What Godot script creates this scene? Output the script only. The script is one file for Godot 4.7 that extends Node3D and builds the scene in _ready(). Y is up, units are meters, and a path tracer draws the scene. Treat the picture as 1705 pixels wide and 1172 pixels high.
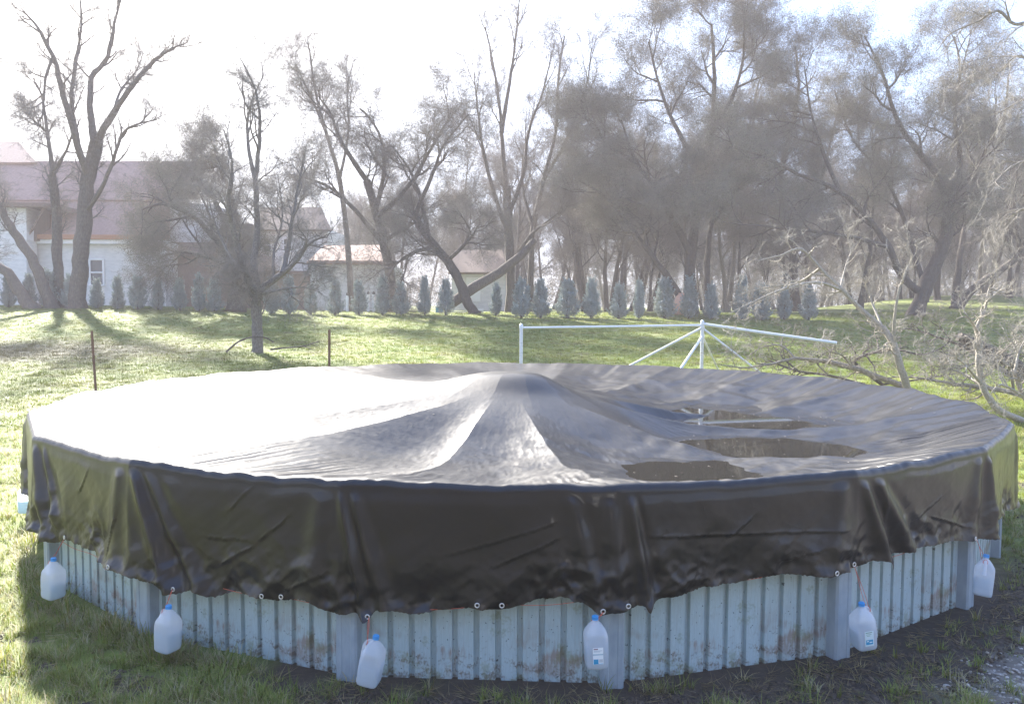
extends Node3D

const EYE := Vector3(0, 2.175, 0)
const FOCAL := 1300.0          # in pixels of the 1705 pixel wide photograph
const PITCH := 0.0551
const ROLL := 0.0052
const POOL := Vector3(0.054, 0, -9.29)
const POOL_R := 4.885
const RIM_R := 4.99
const RIM_Y := 1.2
const SIDES := 20
const POST0 := 6.2             # degrees round the pool of one upright

var used := {}
var M := {}
var noise := FastNoiseLite.new()
var fine := FastNoiseLite.new()
var cell := FastNoiseLite.new()


# ------------------------------------------------------------------ geometry collector
class Geo:
	var v := PackedVector3Array()
	var n := PackedVector3Array()
	var t := PackedVector2Array()
	var c := PackedColorArray()
	var i := PackedInt32Array()

	func tri(a: int, b: int, d: int) -> void:
		var g := (v[b] - v[a]).cross(v[d] - v[a])
		i.append(a)
		if g.dot(n[a] + n[b] + n[d]) > 0.0:
			i.append(d)
			i.append(b)
		else:
			i.append(b)
			i.append(d)

	func vert(p: Vector3, nn: Vector3, uv := Vector2.ZERO) -> int:
		v.append(p)
		n.append(nn)
		t.append(uv)
		return v.size() - 1

	func quad(a: Vector3, b: Vector3, d: Vector3, e: Vector3, away := Vector3.ZERO) -> void:
		var nn := (b - a).cross(e - a).normalized()
		if away != Vector3.ZERO and nn.dot(away) < 0.0:
			nn = -nn
		var k := v.size()
		vert(a, nn, Vector2(0, 0))
		vert(b, nn, Vector2(1, 0))
		vert(d, nn, Vector2(1, 1))
		vert(e, nn, Vector2(0, 1))
		tri(k, k + 1, k + 2)
		tri(k, k + 2, k + 3)

	func box(at: Vector3, size: Vector3, turn := Basis.IDENTITY, bevel := 0.0) -> void:
		var h := size * 0.5
		var ax := [Vector3.RIGHT, Vector3.UP, Vector3.BACK]
		for k in 3:
			for s in [-1.0, 1.0]:
				var u: Vector3 = ax[(k + 1) % 3]
				var w: Vector3 = ax[(k + 2) % 3]
				var o: Vector3 = ax[k] * s
				var hu: float = h[(k + 1) % 3] - bevel
				var hw: float = h[(k + 2) % 3] - bevel
				var m: Vector3 = o * h[k]
				quad(at + turn * (m - u * hu - w * hw), at + turn * (m + u * hu - w * hw), at + turn * (m + u * hu + w * hw), at + turn * (m - u * hu + w * hw), turn * o)
		if bevel > 0.0:
			for k in 3:
				for s1 in [-1.0, 1.0]:
					for s2 in [-1.0, 1.0]:
						var e: Vector3 = ax[k]
						var a: Vector3 = ax[(k + 1) % 3] * s1
						var b: Vector3 = ax[(k + 2) % 3] * s2
						var ha: float = h[(k + 1) % 3]
						var hb: float = h[(k + 2) % 3]
						var he: float = h[k] - bevel
						quad(at + turn * (a * ha + b * (hb - bevel) - e * he), at + turn * (a * ha + b * (hb - bevel) + e * he), at + turn * (a * (ha - bevel) + b * hb + e * he), at + turn * (a * (ha - bevel) + b * hb - e * he), turn * (a + b))

	func tube(p: PackedVector3Array, r: PackedFloat32Array, sides: int, caps := false) -> void:
		var m := p.size()
		if m < 2:
			return
		var side := Vector3.ZERO
		var first := v.size()
		var along := 0.0
		for k in m:
			var dir := p[mini(k + 1, m - 1)] - p[maxi(k - 1, 0)]
			dir = dir.normalized() if dir.length_squared() > 1e-12 else Vector3.UP
			if k == 0:
				side = dir.cross(Vector3.UP if absf(dir.y) < 0.9 else Vector3.RIGHT).normalized()
			else:
				side = (side - dir * side.dot(dir)).normalized()
				along += p[k].distance_to(p[k - 1])
			var other := dir.cross(side)
			for s in sides:
				var a := TAU * s / sides
				var nn := side * cos(a) + other * sin(a)
				v.append(p[k] + nn * r[k])
				n.append(nn)
				t.append(Vector2(float(s) / sides, along))
		for k in m - 1:
			for s in sides:
				var a := first + k * sides + s
				var b := first + k * sides + (s + 1) % sides
				i.append_array(PackedInt32Array([a, a + sides, b, b, a + sides, b + sides]))
		if caps:
			for e in [0, m - 1]:
				var dir2 := (p[0] - p[1]).normalized() if e == 0 else (p[m - 1] - p[m - 2]).normalized()
				var mid := vert(p[e], dir2)
				var ring := v.size()
				for s in sides:
					vert(v[first + e * sides + s], dir2)
				for s in sides:
					tri(mid, ring + s, ring + (s + 1) % sides)

	# closed outline in the plane of u and w, swept along y from y0 to y1
	func extrude(outline: PackedVector2Array, at: Vector3, u: Vector3, w: Vector3, y0: float, y1: float, top := true) -> void:
		var m := outline.size()
		for k in m:
			var a := outline[k]
			var b := outline[(k + 1) % m]
			var nn := (u * (b.y - a.y) - w * (b.x - a.x)).normalized()
			var mid := u * (a.x + b.x) * 0.5 + w * (a.y + b.y) * 0.5
			if nn.dot(mid) < 0.0:
				nn = -nn
			var lo := at + Vector3.UP * y0
			var hi := at + Vector3.UP * y1
			quad(lo + u * a.x + w * a.y, lo + u * b.x + w * b.y, hi + u * b.x + w * b.y, hi + u * a.x + w * a.y, nn)
		if top:
			for yy in [y0, y1]:
				var k0 := v.size()
				var up := Vector3.UP if yy == y1 else Vector3.DOWN
				vert(at + Vector3.UP * yy, up)
				for k in m:
					vert(at + Vector3.UP * yy + u * outline[k].x + w * outline[k].y, up)
				for k in m:
					tri(k0, k0 + 1 + k, k0 + 1 + (k + 1) % m)

	func lathe(at: Vector3, prof: PackedVector2Array, sides: int, turn := Basis.IDENTITY) -> void:
		var m := prof.size()
		var first := v.size()
		for k in m:
			var dd := prof[mini(k + 1, m - 1)] - prof[maxi(k - 1, 0)]
			for s in sides:
				var a := TAU * s / sides
				var o := Vector3(cos(a), 0, sin(a))
				var nn := (o * dd.y - Vector3.UP * dd.x).normalized()
				vert(at + turn * (o * prof[k].x + Vector3.UP * prof[k].y), turn * nn, Vector2(float(s) / sides, prof[k].y))
		for k in m - 1:
			for s in sides:
				var a := first + k * sides + s
				var b := first + k * sides + (s + 1) % sides
				i.append_array(PackedInt32Array([a, b, a + sides, b, b + sides, a + sides]))

	func mesh() -> ArrayMesh:
		var arrays := []
		arrays.resize(Mesh.ARRAY_MAX)
		arrays[Mesh.ARRAY_VERTEX] = v
		arrays[Mesh.ARRAY_NORMAL] = n
		if t.size() == v.size():
			arrays[Mesh.ARRAY_TEX_UV] = t
		if c.size() == v.size():
			arrays[Mesh.ARRAY_COLOR] = c
		arrays[Mesh.ARRAY_INDEX] = i
		var m := ArrayMesh.new()
		m.add_surface_from_arrays(Mesh.PRIMITIVE_TRIANGLES, arrays)
		return m


# ------------------------------------------------------------------ naming and placing
func numbered(called: String) -> String:
	if not used.has(called):
		used[called] = 0
		return called
	used[called] += 1
	return "%s_%03d" % [called, used[called]]


func describe(o: Node, label: String, category := "", group := "", kind := "") -> Node:
	if label:
		o.set_meta("label", label)
	if category:
		o.set_meta("category", category)
	if group:
		o.set_meta("group", group)
	if kind:
		o.set_meta("kind", kind)
	return o


func thing(called: String, label: String, category: String, group := "", at := Vector3.ZERO) -> Node3D:
	var o := Node3D.new()
	o.name = numbered(called)
	add_child(o)
	o.position = at
	describe(o, label, category, group)
	return o


func put(called: String, mesh: Mesh, material: Material, parent: Node = null) -> MeshInstance3D:
	var o := MeshInstance3D.new()
	o.mesh = mesh
	o.material_override = material
	if parent == null:
		o.name = numbered(called)
		add_child(o)
	else:
		o.name = called
		parent.add_child(o, true)
	return o


func scatter(called: String, mesh: Mesh, material: Material, places: Array, tints: Array, parent: Node = null) -> MultiMeshInstance3D:
	var mm := MultiMesh.new()
	mm.transform_format = MultiMesh.TRANSFORM_3D
	mm.use_colors = tints.size() == places.size() and places.size() > 0
	mm.mesh = mesh
	mm.instance_count = places.size()
	for k in places.size():
		mm.set_instance_transform(k, places[k])
		if mm.use_colors:
			mm.set_instance_color(k, tints[k])
	var o := MultiMeshInstance3D.new()
	o.multimesh = mm
	o.material_override = material
	if parent == null:
		o.name = numbered(called)
		add_child(o)
	else:
		o.name = called
		parent.add_child(o, true)
	return o


# the point of the place that lies D metres ahead, seen at X, Y of the photograph
func px(x: float, y: float, d: float) -> Vector3:
	var a := x - 852.5
	var b := y - 586.0
	var u := a * cos(ROLL) + b * sin(ROLL)
	var w := -a * sin(ROLL) + b * cos(ROLL)
	var dir := Vector3(0, -sin(PITCH), -cos(PITCH)) * FOCAL + Vector3.RIGHT * u - Vector3(0, cos(PITCH), -sin(PITCH)) * w
	return EYE + dir * (d / -dir.z)


func soft(x: float, k: float) -> float:
	return k * log(1.0 + exp(clampf(x / k, -30.0, 30.0))) if x / k < 30.0 else x


func ground(x: float, z: float) -> float:
	var d := -z
	var g := 0.0623 * soft(d - 12.5, 1.2)
	g = 2.0 - soft(2.0 - g, 0.12) + maxf(0.0, d - 45.0) * 0.004
	g += 0.25 * smoothstep(-10.0, -28.0, x) * smoothstep(25.0, 44.0, d)
	g += 1.3 * exp(-(pow((x - 33.0) / 9.0, 2.0) + pow((d - 56.0) / 10.0, 2.0)))
	var off := smoothstep(5.05, 5.6, Vector2(x - POOL.x, z - POOL.z).length())
	g += off * (noise.get_noise_2d(x * 0.9, z * 0.9) * 0.025 * smoothstep(3.0, 22.0, d) + noise.get_noise_2d(x * 4.0, z * 4.0) * 0.025)
	return g


func around(deg: float, r: float, y: float) -> Vector3:
	return POOL + Vector3(sin(deg_to_rad(deg)) * r, y, cos(deg_to_rad(deg)) * r)


# ------------------------------------------------------------------ materials
func lin(r: float, g: float, b: float) -> Color:
	return Color(r, g, b).linear_to_srgb()


func plain(color: Color, rough := 0.8, metal := 0.0) -> StandardMaterial3D:
	var m := StandardMaterial3D.new()
	m.albedo_color = color
	m.roughness = rough
	m.metallic = metal
	return m


func grain_texture(seed_: int, freq: float, a: Color, b: Color, size := 256, octaves := 5, kind := FastNoiseLite.TYPE_SIMPLEX_SMOOTH) -> NoiseTexture2D:
	var f := FastNoiseLite.new()
	f.seed = seed_
	f.noise_type = kind
	f.frequency = freq
	f.fractal_octaves = octaves
	var g := Gradient.new()
	g.set_color(0, a)
	g.set_color(1, b)
	var t := NoiseTexture2D.new()
	t.width = size
	t.height = size
	t.seamless = true
	t.noise = f
	t.color_ramp = g
	return t


func textured(seed_: int, a: Color, b: Color, scale: Vector3, freq: float, rough := 0.9, relief := 0.0) -> StandardMaterial3D:
	var m := StandardMaterial3D.new()
	m.albedo_texture = grain_texture(seed_, freq, a, b)
	m.roughness = rough
	m.uv1_triplanar = true
	m.uv1_world_triplanar = true
	m.uv1_scale = scale
	if relief > 0.0:
		m.heightmap_enabled = true
		m.heightmap_texture = grain_texture(seed_ + 5, freq, Color.BLACK, Color.WHITE)
		m.heightmap_scale = relief
	return m


# a net of thin raised creases as in crumpled plastic sheet
func crease_texture(seed_: int) -> NoiseTexture2D:
	var f := FastNoiseLite.new()
	f.seed = seed_
	f.noise_type = FastNoiseLite.TYPE_SIMPLEX_SMOOTH
	f.frequency = 0.006
	f.fractal_type = FastNoiseLite.FRACTAL_RIDGED
	f.fractal_octaves = 4
	f.fractal_gain = 0.45
	f.domain_warp_enabled = true
	f.domain_warp_amplitude = 25.0
	f.domain_warp_frequency = 0.008
	var g := Gradient.new()
	g.set_color(0, Color.BLACK)
	g.set_color(1, Color.WHITE)
	g.add_point(0.55, Color(0.12, 0.12, 0.12))
	g.add_point(0.85, Color(0.45, 0.45, 0.45))
	var t := NoiseTexture2D.new()
	t.width = 1024
	t.height = 1024
	t.seamless = true
	t.noise = f
	t.color_ramp = g
	return t


func panel_texture(seed_: int) -> ImageTexture:
	var w := 640
	var h := 512
	var im := Image.create(w, h, false, Image.FORMAT_RGB8)
	var f := FastNoiseLite.new()
	f.seed = seed_
	f.frequency = 1.0
	f.fractal_octaves = 3
	var base := Color(0.33, 0.44, 0.465)
	var pale := Color(0.44, 0.545, 0.56)
	var rust := Color(0.20, 0.095, 0.045)
	var mud := Color(0.13, 0.095, 0.055)
	var algae := Color(0.17, 0.19, 0.08)
	for y in h:
		var up := (1.0 - float(y) / h) * 1.2
		for x in w:
			var s := float(x) / w * 1.56
			var board := floorf(s / 0.13)
			var ring := f.get_noise_2d(s * 7.0 + board * 7.3, up * 1.3 + board * 3.1) * 7.0
			var g := 0.5 + 0.5 * sin(ring * TAU)
			var col := base.lerp(pale, 0.2 + 0.55 * g * (0.6 + 0.4 * f.get_noise_2d(s * 60.0, up * 6.0)))
			col = col.lerp(Color(0.31, 0.37, 0.365), clampf(f.get_noise_2d(s * 90.0, up * 3.0 + 40.0) * 0.8, 0.0, 0.5))
			var r := f.get_noise_2d(s * 2.6 + 90.0, up * 5.0) + 0.45 * f.get_noise_2d(s * 45.0, up * 7.0)
			var band := exp(-pow((up - 0.2) / 0.13, 2.0))
			col = col.lerp(rust, clampf((r - 0.10 + 0.35 * f.get_noise_2d(s * 0.9 + 500.0, 0.0)) * 2.0, 0.0, 1.0) * band * 0.62)
			var m := f.get_noise_2d(s * 9.0, up * 14.0 + 9.0) * 0.5 + 0.35 * f.get_noise_2d(s * 60.0, up * 50.0)
			col = col.lerp(mud, clampf((m + 0.26 - up * 2.2) * 2.2, 0.0, 0.75))
			var al := f.get_noise_2d(s * 4.0 + 33.0, up * 4.0) + 0.3 * f.get_noise_2d(s * 40.0, up * 40.0)
			col = col.lerp(algae, clampf((al - up * 1.2) * 1.6, 0.0, 0.45))
			var speck := f.get_noise_2d(s * 30.0 + 300.0, up * 24.0)
			if speck > 0.62:
				col = col.lerp(Color(0.02, 0.02, 0.018), 0.8)
			im.set_pixel(x, y, col.linear_to_srgb())
	im.generate_mipmaps()
	return ImageTexture.create_from_image(im)


func label_texture(v: int) -> ImageTexture:
	var im := Image.create(96, 128, false, Image.FORMAT_RGB8)
	var white := Color(0.86, 0.88, 0.88)
	im.fill(white)
	var blue := Color(0.12, 0.55, 0.72)
	if v == 0:
		im.fill_rect(Rect2i(8, 6, 40, 10), Color(0.55, 0.45, 0.5))
		im.fill_rect(Rect2i(8, 22, 78, 4), Color(0.6, 0.66, 0.7))
		im.fill_rect(Rect2i(8, 30, 60, 3), Color(0.6, 0.66, 0.7))
		im.fill_rect(Rect2i(0, 48, 96, 10), Color(0.63, 0.72, 0.76))
		im.fill_rect(Rect2i(6, 88, 44, 34), blue)
		im.fill_rect(Rect2i(54, 84, 36, 34), Color(0.9, 0.92, 0.92))
		for k in 9:
			im.fill_rect(Rect2i(56 + k * 4, 88, 1 + k % 2, 26), Color(0.25, 0.3, 0.35))
		im.fill_rect(Rect2i(4, 122, 88, 4), blue)
	else:
		im.fill(Color(0.78, 0.84, 0.85))
		im.fill_rect(Rect2i(10, 10, 70, 6), Color(0.35, 0.5, 0.4))
		im.fill_rect(Rect2i(14, 26, 58, 4), Color(0.45, 0.6, 0.5))
		im.fill_rect(Rect2i(20, 38, 40, 4), Color(0.45, 0.6, 0.5))
		im.fill_rect(Rect2i(10, 74, 76, 40), blue)
		im.fill_rect(Rect2i(18, 82, 22, 8), white)
		im.fill_rect(Rect2i(48, 92, 30, 8), white)
	return ImageTexture.create_from_image(im)


func make_materials() -> void:
	M.bark = textured(3, lin(0.04, 0.034, 0.028), lin(0.15, 0.13, 0.105), Vector3(1.6, 0.5, 1.6), 0.03, 0.95, 3.0)
	M.bark_dark = textured(13, lin(0.03, 0.025, 0.02), lin(0.11, 0.092, 0.076), Vector3(1.6, 0.5, 1.6), 0.03, 0.95, 3.0)
	M.bark_pale = textured(23, lin(0.14, 0.125, 0.10), lin(0.32, 0.285, 0.23), Vector3(2.2, 1.0, 2.2), 0.03, 0.95, 2.0)
	M.bark_field = textured(43, lin(0.06, 0.055, 0.05), lin(0.24, 0.225, 0.20), Vector3(2.5, 1.0, 2.5), 0.03, 0.95)
	M.dead_wood = textured(33, lin(0.20, 0.18, 0.145), lin(0.42, 0.38, 0.31), Vector3(3, 3, 3), 0.03, 0.9, 1.0)
	M.twig = plain(lin(0.15, 0.132, 0.112), 0.95)
	M.twig_pale = plain(lin(0.27, 0.25, 0.21), 0.95)
	M.twig_field = plain(lin(0.20, 0.185, 0.165), 0.95)
	M.twig_brush = plain(lin(0.17, 0.145, 0.12), 0.95)
	M.leaf = plain(Color.WHITE, 0.75)
	M.leaf.vertex_color_use_as_albedo = true
	M.leaf.backlight_enabled = true
	M.leaf.backlight = Color(0.35, 0.35, 0.3)
	M.grass = plain(Color.WHITE, 0.65)
	M.grass.vertex_color_use_as_albedo = true
	M.grass.backlight_enabled = true
	M.grass.backlight = Color(0.8, 0.8, 0.5)
	M.tinted = plain(Color.WHITE, 0.9)
	M.tinted.vertex_color_use_as_albedo = true

	var g := plain(Color.WHITE, 0.95)
	g.vertex_color_use_as_albedo = true
	g.albedo_texture = grain_texture(41, 0.02, Color(0.8, 0.8, 0.78), Color.WHITE, 512, 6)
	g.uv1_triplanar = true
	g.uv1_world_triplanar = true
	g.uv1_scale = Vector3(0.45, 0.45, 0.45)
	g.heightmap_enabled = true
	g.heightmap_texture = grain_texture(47, 0.03, Color.BLACK, Color.WHITE, 512, 6)
	g.heightmap_scale = 1.2
	M.ground = g

	var tarp := plain(lin(0.005, 0.0052, 0.006), 0.51)
	tarp.clearcoat_enabled = true
	tarp.clearcoat = 0.3
	tarp.clearcoat_roughness = 0.1
	tarp.metallic_specular = 0.4
	tarp.uv1_triplanar = true
	tarp.uv1_world_triplanar = true
	tarp.uv1_scale = Vector3(0.55, 0.55, 0.55)
	tarp.heightmap_enabled = true
	tarp.heightmap_texture = crease_texture(51)
	tarp.heightmap_scale = 0.13
	tarp.roughness_texture = grain_texture(57, 0.012, Color(0.75, 0.75, 0.75), Color.WHITE, 256, 4)
	M.tarp = tarp
	M.water = plain(lin(0.012, 0.011, 0.009), 0.03)
	M.water.metallic_specular = 0.5

	M.panel = []
	for k in 2:
		var p := plain(Color.WHITE, 0.42)
		p.albedo_texture = panel_texture(60 + k)
		M.panel.append(p)
	M.upright = textured(71, lin(0.24, 0.30, 0.345), lin(0.33, 0.40, 0.44), Vector3(3, 1.2, 3), 0.02, 0.42)
	M.jug = plain(Color(0.95, 0.96, 0.96, 0.5), 0.3)
	M.jug.transparency = BaseMaterial3D.TRANSPARENCY_ALPHA
	M.jug.backlight_enabled = true
	M.jug.backlight = Color(0.95, 0.97, 1.0)
	M.jug_water = plain(lin(0.38, 0.43, 0.45), 0.15)
	M.jug_water.backlight_enabled = true
	M.jug_water.backlight = Color(0.8, 0.9, 0.95)
	M.cap = plain(lin(0.06, 0.40, 0.72), 0.4)
	M.cap.backlight_enabled = true
	M.cap.backlight = Color(0.5, 0.7, 0.9)
	M.cord = plain(lin(0.55, 0.12, 0.07), 0.8)
	M.grommet = plain(lin(0.72, 0.70, 0.66), 0.3, 0.7)
	M.galvanised = textured(81, lin(0.52, 0.54, 0.56), lin(0.70, 0.72, 0.74), Vector3(4, 4, 4), 0.03, 0.38)
	M.galvanised.metallic = 0.15
	M.rusty = textured(85, lin(0.10, 0.045, 0.025), lin(0.24, 0.12, 0.06), Vector3(5, 5, 5), 0.03, 0.85)
	M.wire = plain(lin(0.10, 0.09, 0.08), 0.85)
	M.white_wall = textured(91, lin(0.60, 0.60, 0.59), lin(0.74, 0.73, 0.72), Vector3(0.3, 0.8, 0.3), 0.02, 0.8)
	M.trim = plain(lin(0.80, 0.80, 0.80), 0.6)
	M.roof = textured(95, lin(0.24, 0.145, 0.11), lin(0.38, 0.245, 0.195), Vector3(0.6, 1.6, 0.6), 0.03, 0.85, 2.0)
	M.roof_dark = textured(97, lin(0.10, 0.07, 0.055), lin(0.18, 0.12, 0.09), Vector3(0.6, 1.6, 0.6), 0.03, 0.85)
	M.added_house_wall = textured(111, lin(0.04, 0.037, 0.035), lin(0.07, 0.064, 0.06), Vector3(0.4, 2.5, 0.4), 0.03, 0.9)
	M.copper = plain(lin(0.38, 0.17, 0.08), 0.5)
	M.glass = plain(lin(0.03, 0.04, 0.05), 0.06)
	M.brown_wall = textured(99, lin(0.20, 0.14, 0.11), lin(0.30, 0.215, 0.17), Vector3(2.5, 0.3, 2.5), 0.03, 0.9)
	M.terracotta = textured(101, lin(0.52, 0.28, 0.19), lin(0.66, 0.40, 0.29), Vector3(2, 2, 2), 0.02, 0.8)
	M.bin = plain(lin(0.12, 0.32, 0.45), 0.5)
	M.black_plastic = plain(lin(0.015, 0.015, 0.015), 0.5)


# ------------------------------------------------------------------ plants
func leaf_quad(g: Geo, p: Vector3, dir: Vector3, wide: Vector3, l: float, w: float) -> void:
	var nn := dir.cross(wide).normalized()
	var k := g.v.size()
	g.vert(p, nn)
	g.vert(p + dir * l * 0.5 + wide * w * 0.5, nn)
	g.vert(p + dir * l, nn)
	g.vert(p + dir * l * 0.5 - wide * w * 0.5, nn)
	g.tri(k, k + 1, k + 2)
	g.tri(k, k + 2, k + 3)


func random_dir(r: RandomNumberGenerator) -> Vector3:
	var y := r.randf_range(-1, 1)
	var a := r.randf_range(0, TAU)
	return Vector3(cos(a) * sqrt(1 - y * y), y, sin(a) * sqrt(1 - y * y))


func bent_line(r: RandomNumberGenerator, p: Vector3, dir: Vector3, length: float, segs: int, wander: float, lift: float) -> PackedVector3Array:
	var out := PackedVector3Array([p])
	var d := dir.normalized()
	for k in segs:
		d = (d + random_dir(r) * wander + Vector3.UP * lift).normalized()
		p += d * length / segs
		out.append(p)
	return out


func taper(n: int, a: float, b: float) -> PackedFloat32Array:
	var out := PackedFloat32Array()
	for k in n:
		out.append(lerpf(a, b, float(k) / (n - 1)))
	return out


# a spray of twigs one metre long along +y
func twig_spray(seed_: int, n: int, thick: float) -> Mesh:
	var r := RandomNumberGenerator.new()
	r.seed = seed_
	var g := Geo.new()
	var stem := bent_line(r, Vector3.ZERO, Vector3.UP, 1.0, 4, 0.22, 0.0)
	g.tube(stem, taper(5, thick, thick * 0.35), 3)
	for k in n:
		var t := r.randf_range(0.1, 1.0) * 4.0
		var a := mini(int(t), 3)
		var p := stem[a].lerp(stem[a + 1], t - a)
		var d := (Vector3.UP * 0.7 + random_dir(r)).normalized()
		var tw := bent_line(r, p, d, r.randf_range(0.25, 0.6), 3, 0.3, 0.0)
		g.tube(tw, taper(4, thick * 0.6, thick * 0.25), 3)
		for j in 2:
			var q := tw[1 + j]
			g.tube(bent_line(r, q, (d * 0.6 + random_dir(r)).normalized(), r.randf_range(0.12, 0.3), 2, 0.3, 0.0), taper(3, thick * 0.4, thick * 0.2), 3)
	return g.mesh()


func leaf_spray(seed_: int, n: int, size: float, spread: float) -> Mesh:
	var r := RandomNumberGenerator.new()
	r.seed = seed_
	var g := Geo.new()
	for k in n:
		var u := pow(r.randf(), 0.8)
		var p := Vector3(0, u, 0) + random_dir(r) * spread * (1.0 - 0.45 * u) * pow(r.randf(), 0.6)
		var d := (random_dir(r) + Vector3.UP * 0.4).normalized()
		leaf_quad(g, p, d, d.cross(random_dir(r)).normalized(), size * r.randf_range(0.6, 1.4), size * r.randf_range(0.35, 0.7))
	return g.mesh()


func on_line(pts: PackedVector3Array, t: float) -> Vector3:
	var m := pts.size() - 1
	var k := mini(int(t * m), m - 1)
	return pts[k].lerp(pts[k + 1], t * m - k)


func along_line(pts: PackedVector3Array, t: float) -> Vector3:
	var m := pts.size() - 1
	var k := mini(int(t * m), m - 1)
	return (pts[k + 1] - pts[k]).normalized()


func spray_at(r: RandomNumberGenerator, p: Vector3, dir: Vector3, size: float) -> Transform3D:
	var y := dir.normalized()
	var x := y.cross(random_dir(r)).normalized()
	return Transform3D(Basis(x, y, x.cross(y)).scaled(Vector3.ONE * size * r.randf_range(0.65, 1.35)), p)


# children of a limb; T.kids, T.length, T.angle by depth; the last level carries sprays
func branch_out(T: Dictionary, pts: PackedVector3Array, r0: float, r1: float, depth: int, from := 0.25) -> void:
	var r: RandomNumberGenerator = T.rng
	var count: int = T.kids[depth]
	for k in count:
		var t := from + (1.0 - from) * (k + r.randf()) / count
		var tan := along_line(pts, t)
		var rad := lerpf(r0, r1, t)
		var side := tan.cross(random_dir(r)).normalized()
		var ang: float = T.angle[depth] * r.randf_range(0.7, 1.3)
		var d := tan * cos(ang) + side * sin(ang)
		var length: float = T.length[depth] * r.randf_range(0.6, 1.3) * (1.1 - 0.45 * t)
		var b := minf(rad * 0.75, T.thick[depth] * r.randf_range(0.8, 1.25))
		var last: bool = depth + 1 >= T.kids.size()
		var line := bent_line(r, on_line(pts, t), d, length, 4 if last else 6, T.wander, T.lift[depth])
		T.geo.tube(line, taper(line.size(), b, b * 0.3), 3 if last else 5)
		if last:
			for j in T.sprays:
				var u := r.randf_range(0.15, 1.0)
				var dir: Vector3 = (along_line(line, u) + random_dir(r) * 0.8 + Vector3.UP * T.droop).normalized()
				var where: Transform3D = spray_at(r, on_line(line, u), dir, T.size)
				T.twigs.append(where)
			for j in T.leaves:
				if r.randf() < T.leafy * (1.0 if line[0].y > T.floor else 0.06):
					var u2 := r.randf_range(0.1, 1.0)
					T.crown.append(spray_at(r, on_line(line, u2), (along_line(line, u2) + random_dir(r)).normalized(), T.leaf_size))
					T.tint.append(T.color.lerp(T.color2, r.randf()) * r.randf_range(0.8, 1.25))
		else:
			branch_out(T, line, b, b * 0.3, depth + 1, 0.2)


func tree_spec(seed_: int, more := {}) -> Dictionary:
	var r := RandomNumberGenerator.new()
	r.seed = seed_
	var T := {"rng": r, "geo": Geo.new(), "twigs": [], "crown": [], "tint": [], "kids": [5, 5, 4], "length": [2.6, 1.5, 0.9], "angle": [0.7, 0.8, 0.8], "thick": [0.07, 0.035, 0.018],
		"lift": [0.08, 0.04, 0.0], "wander": 0.22, "sprays": 2, "size": 0.8, "droop": 0.0, "leaves": 2, "leafy": 0.5, "leaf_size": 0.7,
		"color": Color(0.115, 0.115, 0.08), "color2": Color(0.165, 0.155, 0.12), "bark": M.bark, "twig": M.twig, "spray": 0, "grow": true, "floor": -9.0}
	T.merge(more, true)
	return T


func finish_tree(called: String, T: Dictionary, label: String, category: String, group: String, at: Vector3) -> Node3D:
	var o := thing(called, label, category, group, at)
	put("trunk", T.geo.mesh(), T.bark, o)
	if T.twigs.size():
		scatter("twigs", M.sprays[T.spray], T.twig, T.twigs, [], o).set_meta("kind", "stuff")
	if T.crown.size():
		scatter("crown", M.leaf_sprays[T.spray], M.leaf, T.crown, T.tint, o).set_meta("kind", "stuff")
	return o


# limbs: each [r0, r1 in pixels, [x, y, depth offset], ...]
func traced_tree(called: String, label: String, d: float, limbs: Array, T: Dictionary, category := "tree", group := "", bottom := true) -> Node3D:
	var scale := d / FOCAL
	var first: Array = limbs[0][2]
	var base := px(first[0], first[1], d + first[2])
	if bottom:
		base.y = ground(base.x, base.z) - 0.12
	var r: RandomNumberGenerator = T.rng
	for li in limbs.size():
		var L: Array = limbs[li]
		var pts := PackedVector3Array()
		for k in range(2, L.size()):
			var q := px(L[k][0], L[k][1], d + L[k][2]) - base
			if li == 0 and k == 2:
				q = Vector3.ZERO
			pts.append(q)
		# smooth the line with a curve
		var line := PackedVector3Array()
		var m := pts.size()
		for k in m - 1:
			var p0 := pts[maxi(k - 1, 0)]
			var p3 := pts[mini(k + 2, m - 1)]
			for j in 4:
				var q := pts[k].cubic_interpolate(pts[k + 1], p0, p3, j / 4.0)
				line.append(q + random_dir(r) * 0.05 * (0.0 if k == 0 and j == 0 else 1.0) * L[0] * scale * 2.0)
		line.append(pts[m - 1])
		var r0: float = L[0] * scale * (0.82 if li == 0 else 0.66)
		var r1: float = L[1] * scale * (0.8 if li == 0 else 0.4)
		var rad := taper(line.size(), r0, r1)
		for k in rad.size():
			rad[k] *= r.randf_range(0.93, 1.07)
		if li == 0 and bottom:
			rad[0] *= 1.45
			rad[1] *= 1.12
		T.geo.tube(line, rad, 9)
		if T.grow:
			# short limbs carry short side branches
			var reach := 0.0
			for k in line.size() - 1:
				reach += line[k].distance_to(line[k + 1])
			var full: Array = T.length.duplicate()
			var share := clampf(reach / (full[0] * 1.6), 0.3, 1.0)
			for k in full.size():
				T.length[k] = full[k] * lerpf(share, 1.0, 0.35)
			branch_out(T, line, r0, r1, 0, 0.5 if li == 0 else 0.3)
			T.length = full
	return finish_tree(called, T, label, category, group, base)


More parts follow.
